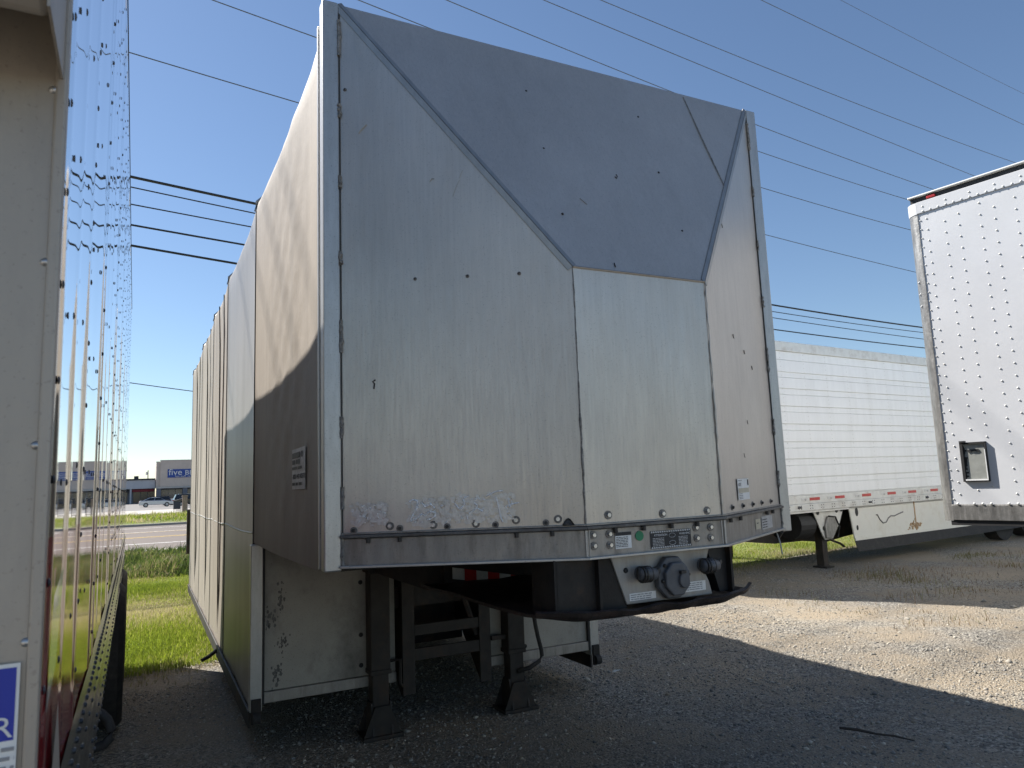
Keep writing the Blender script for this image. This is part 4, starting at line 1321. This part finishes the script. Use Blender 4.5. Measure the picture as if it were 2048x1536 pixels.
text('five', 2.0, 'white_paint', sg, (2.5, -0.66, 6.35), (1, 0, 0), (0, 0, 1), depth=0.04, sx=1.05)
text('BELOW', 1.55, 'white_paint', sg, (5.95, -0.66, 6.35), (1, 0, 0), (0, 0, 1), depth=0.04, sx=1.1)
text('hot stuff. cool prices.', 0.52, 'white_paint', sg, (3.9, -0.66, 5.88), (1, 0, 0), (0, 0, 1), depth=0.03, sx=1.3)
B2 = thing('low_shop_row', 'low shop row with pale fascia and dark flat roof edge', 'building', (0, 187, 0.12))
MB().box(-60, -0.2, -1.0, 24, 3.45, 5.4).build('fascia', 'fascia', B2)
MB().box(-60, -0.2, -1.2, 24, 5.4, 5.75).build('roof_edge', 'roof_dark', B2)
MB().box(-60, -0.2, 1.0, 1.2, 0, 3.45).build('shop_wall', 'pier', B2)
for k in range(10):
    x = -5.6 * k - 5.4
    MB().box(x, x + 0.35, -0.9, -0.5, 0, 3.45).build('pier', 'fascia', B2)
    for j in range(3):
        MB().box(x + .7 + j * 1.5, x + 2.1 + j * 1.5, 0.9, 0.98, 0.3, 2.7).build('window', 'glass_dark', B2)
    MB().box(x + .4, x + 5.0, -0.4, 0.98, 2.75, 3.3).build('awning', 'awning_red' if k % 2 == 0 else 'roof_dark', B2)
MB().box(-4.7, -3.75, 4, 6, 5.76, 6.5).build('roof_unit', 'roof_dark', B2)
lp_ = thing('lamp_post', 'slim grey lamp post with box head rising behind the low shop roof', 'lamp post', (-1.75, 216, 0.1))
MB().cyl((0, 0, 0), (0, 0, 8.6), 0.11, 8).build('pole', 'roof_dark', lp_)
MB().box(-0.55, -0.1, -0.2, 0.2, 7.4, 8.2).build('lamp_head', 'rail_white', lp_)


def car(name, label, paint, loc, rz, L=4.6, Hh=1.45, Wd=1.8, suv=False):
    c = thing(name, label, 'car', loc, rz, 'cars in the shop car park')
    hw = Wd / 2
    if suv:
        low_ = [(-L / 2, 0.35), (-L / 2, 0.95), (-L / 2 + .1, 1.05), (L * .22, 1.05), (L / 2 - .15, 0.95), (L / 2, 0.75), (L / 2, 0.35)]
        cab = [(-L / 2 + .08, 1.03), (-L / 2 + .35, Hh - .05), (-L * .2, Hh), (L * .08, Hh - .04), (L * .24, 1.03)]
    else:
        low_ = [(-L / 2, 0.32), (-L / 2, 0.8), (-L / 2 + .15, 0.95), (-L * .25, 0.97), (L * .2, 0.93), (L / 2 - .25, 0.78), (L / 2, 0.62), (L / 2, 0.32)]
        cab = [(-L * .40, 0.94), (-L * .2, Hh - .06), (-L * .02, Hh), (L * .1, Hh - .06), (L * .27, 0.92)]
    MB().prism([(x, -hw, z) for x, z in low_], (0, Wd, 0)).build('body', paint, c, bevel=.06)
    n = len(cab)
    ins = [0 if z < 1.06 else 0.2 for x, z in cab]
    v = [(x, -hw + .05 + i_, z) for (x, z), i_ in zip(cab, ins)] + [(x, hw - .05 - i_, z) for (x, z), i_ in zip(cab, ins)]
    cb = MB().add(v, [tuple(range(n)), tuple(range(n, 2 * n))[::-1]] + [(i, n + i, n + i + 1, i + 1) for i in range(n - 1)]).build('cabin', paint, c)
    cxm = sum(x for x, z in cab) / n
    for s in (-1, 1):
        for lo_, hi_ in ((0, 0.48), (0.52, 1.0)):
            xa, xb = cab[0][0] + .25, cab[-1][0] - .2
            ta, tb = cab[1][0] + .1, cab[-2][0] + .02
            zb_, zt_ = 1.0 if not suv else 1.08, Hh - .1
            y0_, y1_ = s * (hw - .05), s * (hw - .22)
            q = [(xa + (xb - xa) * lo_, y0_ + s * .012, zb_), (xa + (xb - xa) * hi_, y0_ + s * .012, zb_), (ta + (tb - ta) * hi_, y1_ + s * .012, zt_), (ta + (tb - ta) * lo_, y1_ + s * .012, zt_)]
            MB().add(q, [(0, 1, 2, 3)]).build('side_window', 'glass_dark', cb)
    for i0, i1, nm in ((0, 1, 'rear_window'), (n - 2, n - 1, 'windscreen')):
        (xa, za), (xb, zb2) = cab[i0], cab[i1]
        o = .015 if i0 else -.015
        MB().add([(xa + o, -hw + .28, za + .03), (xb + o, -hw + .28, zb2 + .0), (xb + o, hw - .28, zb2), (xa + o, hw - .28, za + .03)], [(0, 1, 2, 3)]).build(nm, 'glass_dark', cb)
    for x in (-L * .3, L * .31):
        for s in (-1, 1):
            wl = MB().cyl((x, s * (hw - .2), 0.33), (x, s * (hw + .01), 0.33), 0.33, 18).build('wheel', 'rubber', c)
            MB().cyl((x, s * (hw + .01), 0.33), (x, s * (hw + .02), 0.33), 0.2, 12).build('rim', 'post_alu', wl)
    for s in (-1, 1):
        MB().box(L / 2 - .12, L / 2 + .01, s * (hw - .45), s * (hw - .1), 0.62, 0.75).build('headlight', 'reflector_white', c)
        MB().box(-L / 2 - .01, -L / 2 + .1, s * (hw - .4), s * (hw - .1), 0.72, 0.86).build('tail_light', 'reflector_red', c)
    return c


car('sedan', 'silver sedan parked side-on in front of the low shops', 'car_silver', (-0.65, 118, 0.12), 0.03)
car('dark_car', 'dark blue car behind the silver sedan', 'car_dark', (-0.6, 132, 0.12), math.pi, 4.7, 1.55, suv=True)
car('white_suv', 'white sport utility car behind the railings', 'car_white', (3.4, 136, 0.12), math.pi + .1, 4.8, 1.8, 1.9, True)
car('black_suv', 'black sport utility car beside the white one', 'car_black', (4.1, 120, 0.12), 0.1, 4.8, 1.75, 1.9, True)
pl_ = thing('brick_pillar', 'narrow reddish masonry pillar standing on the grass verge', 'pillar', (0.52, 54.2, 0.2))
MB().box(-0.16, 0.16, -0.15, 0.15, 0, 1.35).build('shaft', 'brick_pillar', pl_, bevel=.02)
MB().prism([(-0.2, -0.2, 1.35), (0.2, -0.2, 1.35), (0.2, 0.2, 1.35), (-0.2, 0.2, 1.35)], (0, 0, 0.1)).build('cap', 'brick_pillar', pl_)
fe = thing('railing', 'dark metal railing beside the enclosure', 'fence', (0.6, 74, 0.13))
for k in range(22):
    MB().box(k * 0.17, k * .17 + .03, 0, .03, 0.0, 0.9).build('baluster', 'roof_dark', fe)
for z in (0.12, 0.82):
    MB().box(0, 3.7, -0.005, .035, z, z + .05).build('rail', 'roof_dark', fe)
en = thing('bin_enclosure', 'dark slatted enclosure with sloping lid by the masonry pillar', 'enclosure', (0.35, 73, 0.13))
MB().box(0, 0.62, 0, 0.6, 0.25, 0.95).build('body', 'roof_dark', en, bevel=.02)
MB().prism([(-0.05, -0.05, 0.95), (1.1, -0.05, 1.35), (1.1, -0.05, 1.40), (-0.05, -0.05, 1.0)], (0, 0.7, 0)).build('lid', 'roof_dark', en)
for x in (0.03, 0.55):
    MB().box(x, x + .05, 0.02, .07, 0, 0.25).build('leg', 'roof_dark', en)

# ------------------------------------------------------------------ loose things on the ground
mb = MB()
c0 = V(1.608, 2.283, 0.03)
pts = [c0 + V(random.uniform(-.035, .035), random.uniform(-.03, .03), random.uniform(-.02, .035)) for _ in range(9)]
mb.add(pts, [(0, 1, 2), (2, 3, 4), (4, 5, 0), (1, 5, 6), (6, 7, 3), (7, 8, 2), (8, 0, 6), (1, 3, 8), (5, 7, 4)])
tag(mb.build('paper_scrap', 'litter'), 'crumpled white paper scrap on the shaded gravel', 'litter')
tag(MB().tube([(2.03, 0.43, 0.012), (2.07, 0.33, 0.02), (2.11, 0.23, 0.016), (2.16, 0.13, 0.02), (2.20, 0.04, 0.012)], [0.008, 0.009, 0.007, 0.006, 0.004], 5).build('twig', 'twig'), 'thin dark twig lying on the shaded gravel', 'twig')


# ------------------------------------------------------------------ stuff: stones, grass, weeds
def bulk(name, verts, faces, cols_, m, label=None, cat=None):
    me = bpy.data.meshes.new(name)
    nv_, nf = len(verts), len(faces)
    k = faces.shape[1]
    me.vertices.add(nv_)
    me.vertices.foreach_set('co', verts.astype(np.float32).ravel())
    me.loops.add(nf * k)
    me.loops.foreach_set('vertex_index', faces.astype(np.int32).ravel())
    me.polygons.add(nf)
    me.polygons.foreach_set('loop_start', np.arange(0, nf * k, k, dtype=np.int32))
    me.polygons.foreach_set('loop_total', np.full(nf, k, dtype=np.int32))
    me.update(calc_edges=True)
    ca = me.color_attributes.new('tint', 'FLOAT_COLOR', 'POINT')
    ca.data.foreach_set('color', np.concatenate([cols_, np.ones((nv_, 1))], 1).astype(np.float32).ravel())
    me.materials.append(MATS[m])
    o = bpy.data.objects.new(name, me)
    COL.objects.link(o)
    o['kind'] = 'stuff'
    if label:
        o['label'] = label
        o['category'] = cat
    return o


octv = np.array([[1, 0, 0], [-1, 0, 0], [0, 1, 0], [0, -1, 0], [0, 0, 1], [0, 0, -1]], float)
octf = np.array([[0, 2, 4], [2, 1, 4], [1, 3, 4], [3, 0, 4], [2, 0, 5], [1, 2, 5], [3, 1, 5], [0, 3, 5]])


def stones(px, py, size, pal, name, label):
    n = len(px)
    s = size * np.minimum(rng.lognormal(0, 0.48, n), 3.6)
    a = rng.uniform(0, 6.283, n)
    v = octv[None] * (1 + rng.uniform(-0.35, 0.35, (n, 6, 1))) * (s[:, None, None] * np.stack([np.ones(n), rng.uniform(.6, 1, n), rng.uniform(.4, .8, n)], 1)[:, None, :])
    v = v + rng.uniform(-.25, .25, (n, 6, 3)) * s[:, None, None]
    ca, sa = np.cos(a)[:, None], np.sin(a)[:, None]
    x = v[..., 0] * ca - v[..., 1] * sa + px[:, None]
    y = v[..., 0] * sa + v[..., 1] * ca + py[:, None]
    z = v[..., 2] + (gz(px, py) + 0.12 * s)[:, None]
    verts = np.stack([x, y, z], -1).reshape(-1, 3)
    faces = (octf[None] + (np.arange(n) * 6)[:, None, None]).reshape(-1, 3)
    base = np.array(pal)[rng.integers(0, len(pal), n)] * rng.uniform(.75, 1.15, (n, 1))
    return bulk(name, verts, faces, np.repeat(np.clip(base, 0, 1), 6, 0), 'stone_attr', label, 'gravel')


pal = [(0.23, 0.22, 0.195), (0.30, 0.285, 0.25), (0.38, 0.35, 0.30), (0.16, 0.155, 0.145), (0.46, 0.42, 0.35), (0.37, 0.315, 0.24), (0.24, 0.23, 0.215)]
# near the camera and across the lane of gravel
dens = wob(7, 0.5, 91)


def scatter(n, x0, x1, y0, y1, pw_=1.0):
    px = rng.uniform(x0, x1, n)
    py = y0 + (y1 - y0) * rng.uniform(0, 1, n) ** pw_
    keep = (rng.uniform(0, 1, n) < 0.55 + 1.1 * dens(px * 2.2, py * 2.2)) & (py < yb(px) + 0.5)
    return px[keep], py[keep]


px1, py1 = scatter(150000, -2.2, 4.6, -1.4, 4.2, 1.3)
px2, py2 = scatter(42000, 1.2, 9.5, 1.2, 7.2)
stones(np.concatenate([px1, px2]), np.concatenate([py1, py2]), 0.0055, pal, 'gravel_stones', 'loose grey and tan gravel stones between the trailers')
px, py = scatter(1100, -2.2, 8, -1.4, 5.6)
stones(px, py, 0.013, pal[:5], 'larger_stones', 'bigger scattered stones lying in the gravel')


patch_n, patch_h = wob(9, 1.6, 201), wob(9, 1.4, 202)


def blades(px, py, pz, hgt, wid, pal, name, label, lean=0.5, cat='grass'):
    n = len(px)
    h_ = hgt * rng.lognormal(0, .3, n) * np.clip(1 + 0.9 * patch_h(px * 3.1, py * 2.3), 0.35, 2.2)
    a = rng.uniform(0, 6.283, n)
    la = rng.uniform(0, 6.283, n)
    le = lean * rng.uniform(0.2, 1.2, n) * h_
    wx, wy = np.cos(a) * wid * rng.uniform(.6, 1.3, n), np.sin(a) * wid * rng.uniform(.6, 1.3, n)
    lx, ly = np.cos(la) * le, np.sin(la) * le
    P = np.stack([np.stack([px - wx, py - wy, pz], -1), np.stack([px + wx, py + wy, pz], -1),
                  np.stack([px + wx * .7 + lx * .35, py + wy * .7 + ly * .35, pz + h_ * .6], -1), np.stack([px - wx * .7 + lx * .35, py - wy * .7 + ly * .35, pz + h_ * .6], -1),
                  np.stack([px + lx, py + ly, pz + h_ * .95], -1)], 1)
    f3 = np.array([[0, 1, 2], [0, 2, 3], [3, 2, 4]])
    faces = (f3[None] + (np.arange(n) * 5)[:, None, None]).reshape(-1, 3)
    base = np.array(pal)[np.clip(rng.integers(0, len(pal), n) + np.round(patch_n(px * 2.6, py * 1.7) * 3.6).astype(int), 0, len(pal) - 1)] * rng.uniform(.7, 1.25, (n, 1))
    return bulk(name, P.reshape(-1, 3), faces, np.repeat(np.clip(base, 0, 1), 5, 0), 'blade_attr', label, cat)


gp = [(0.14, 0.19, 0.02), (0.19, 0.25, 0.025), (0.24, 0.31, 0.03), (0.29, 0.35, 0.04), (0.33, 0.35, 0.07), (0.38, 0.34, 0.14), (0.42, 0.36, 0.21)]


def lawn_pts(n, x0, x1, y1, pw_=1.4, y0off=-0.1):
    px = rng.uniform(x0, x1, n)
    b0 = yb(px) + y0off
    py = b0 + (y1 - b0) * rng.uniform(0, 1, n) ** pw_
    d = py - yb(px)
    keep = rng.uniform(0, 1, n) < np.clip(0.25 + d / 1.2, 0.2, 1)
    return px[keep], py[keep]


px, py = lawn_pts(190000, -3.4, 0.2, 13.6)
px2, py2 = lawn_pts(60000, 5.0, 15.0, 13.6)
px, py = np.concatenate([px, px2]), np.concatenate([py, py2])
blades(px, py, lz(px, py), 0.048, 0.0032, gp, 'lawn_grass', 'short sunlit grass between the trailers')
px = np.concatenate([rng.uniform(-4, 2.5, 42000), rng.uniform(5, 18, 26000)])
py = rng.uniform(13.4, 20.2, len(px))
blades(px, py, lz(px, py), 0.11, 0.011, [(0.05, 0.08, 0.02), (0.07, 0.11, 0.02), (0.11, 0.16, 0.03), (0.16, 0.19, 0.05), (0.24, 0.21, 0.10)], 'bank_weeds', 'rough taller weeds on the bank before the road', 0.7)
px = rng.uniform(-4, 8, 9000)
py = rng.uniform(43.2, 55, 9000)
blades(px, py, 0.16 + 0.22 * np.sin(np.pi * (py - 42.9) / 13) ** .7, 0.15, 0.02, gp, 'verge_grass', 'mown grass verge across the road')
# dry edge of the lawn and sparse weeds by the far trailer
px = rng.uniform(-2.6, 12, 9000)
py = yb(px) + rng.normal(0.1, 0.35, 9000)
blades(px, py, np.maximum(gz(px, py), 0.0), 0.045, 0.004, [(0.30, 0.26, 0.15), (0.24, 0.22, 0.11), (0.34, 0.30, 0.2)], 'dry_grass', 'straw coloured dry grass along the gravel edge', 0.9)
cxs = [(rng.uniform(7.5, 14), rng.uniform(2.6, 5.3)) for _ in range(90)] + [(rng.uniform(5, 9), rng.uniform(1.8, 4.5)) for _ in range(22)]
px = np.concatenate([rng.normal(c[0], .17, 30) for c in cxs])
py = np.concatenate([rng.normal(c[1], .17, 30) for c in cxs])
blades(px, py, gz(px, py), 0.06, 0.003, [(0.20, 0.13, 0.075), (0.25, 0.18, 0.10), (0.16, 0.12, 0.06), (0.20, 0.19, 0.08)], 'dead_weeds', 'sparse reddish dead weeds in the gravel by the ribbed trailer', 0.8, 'weeds')
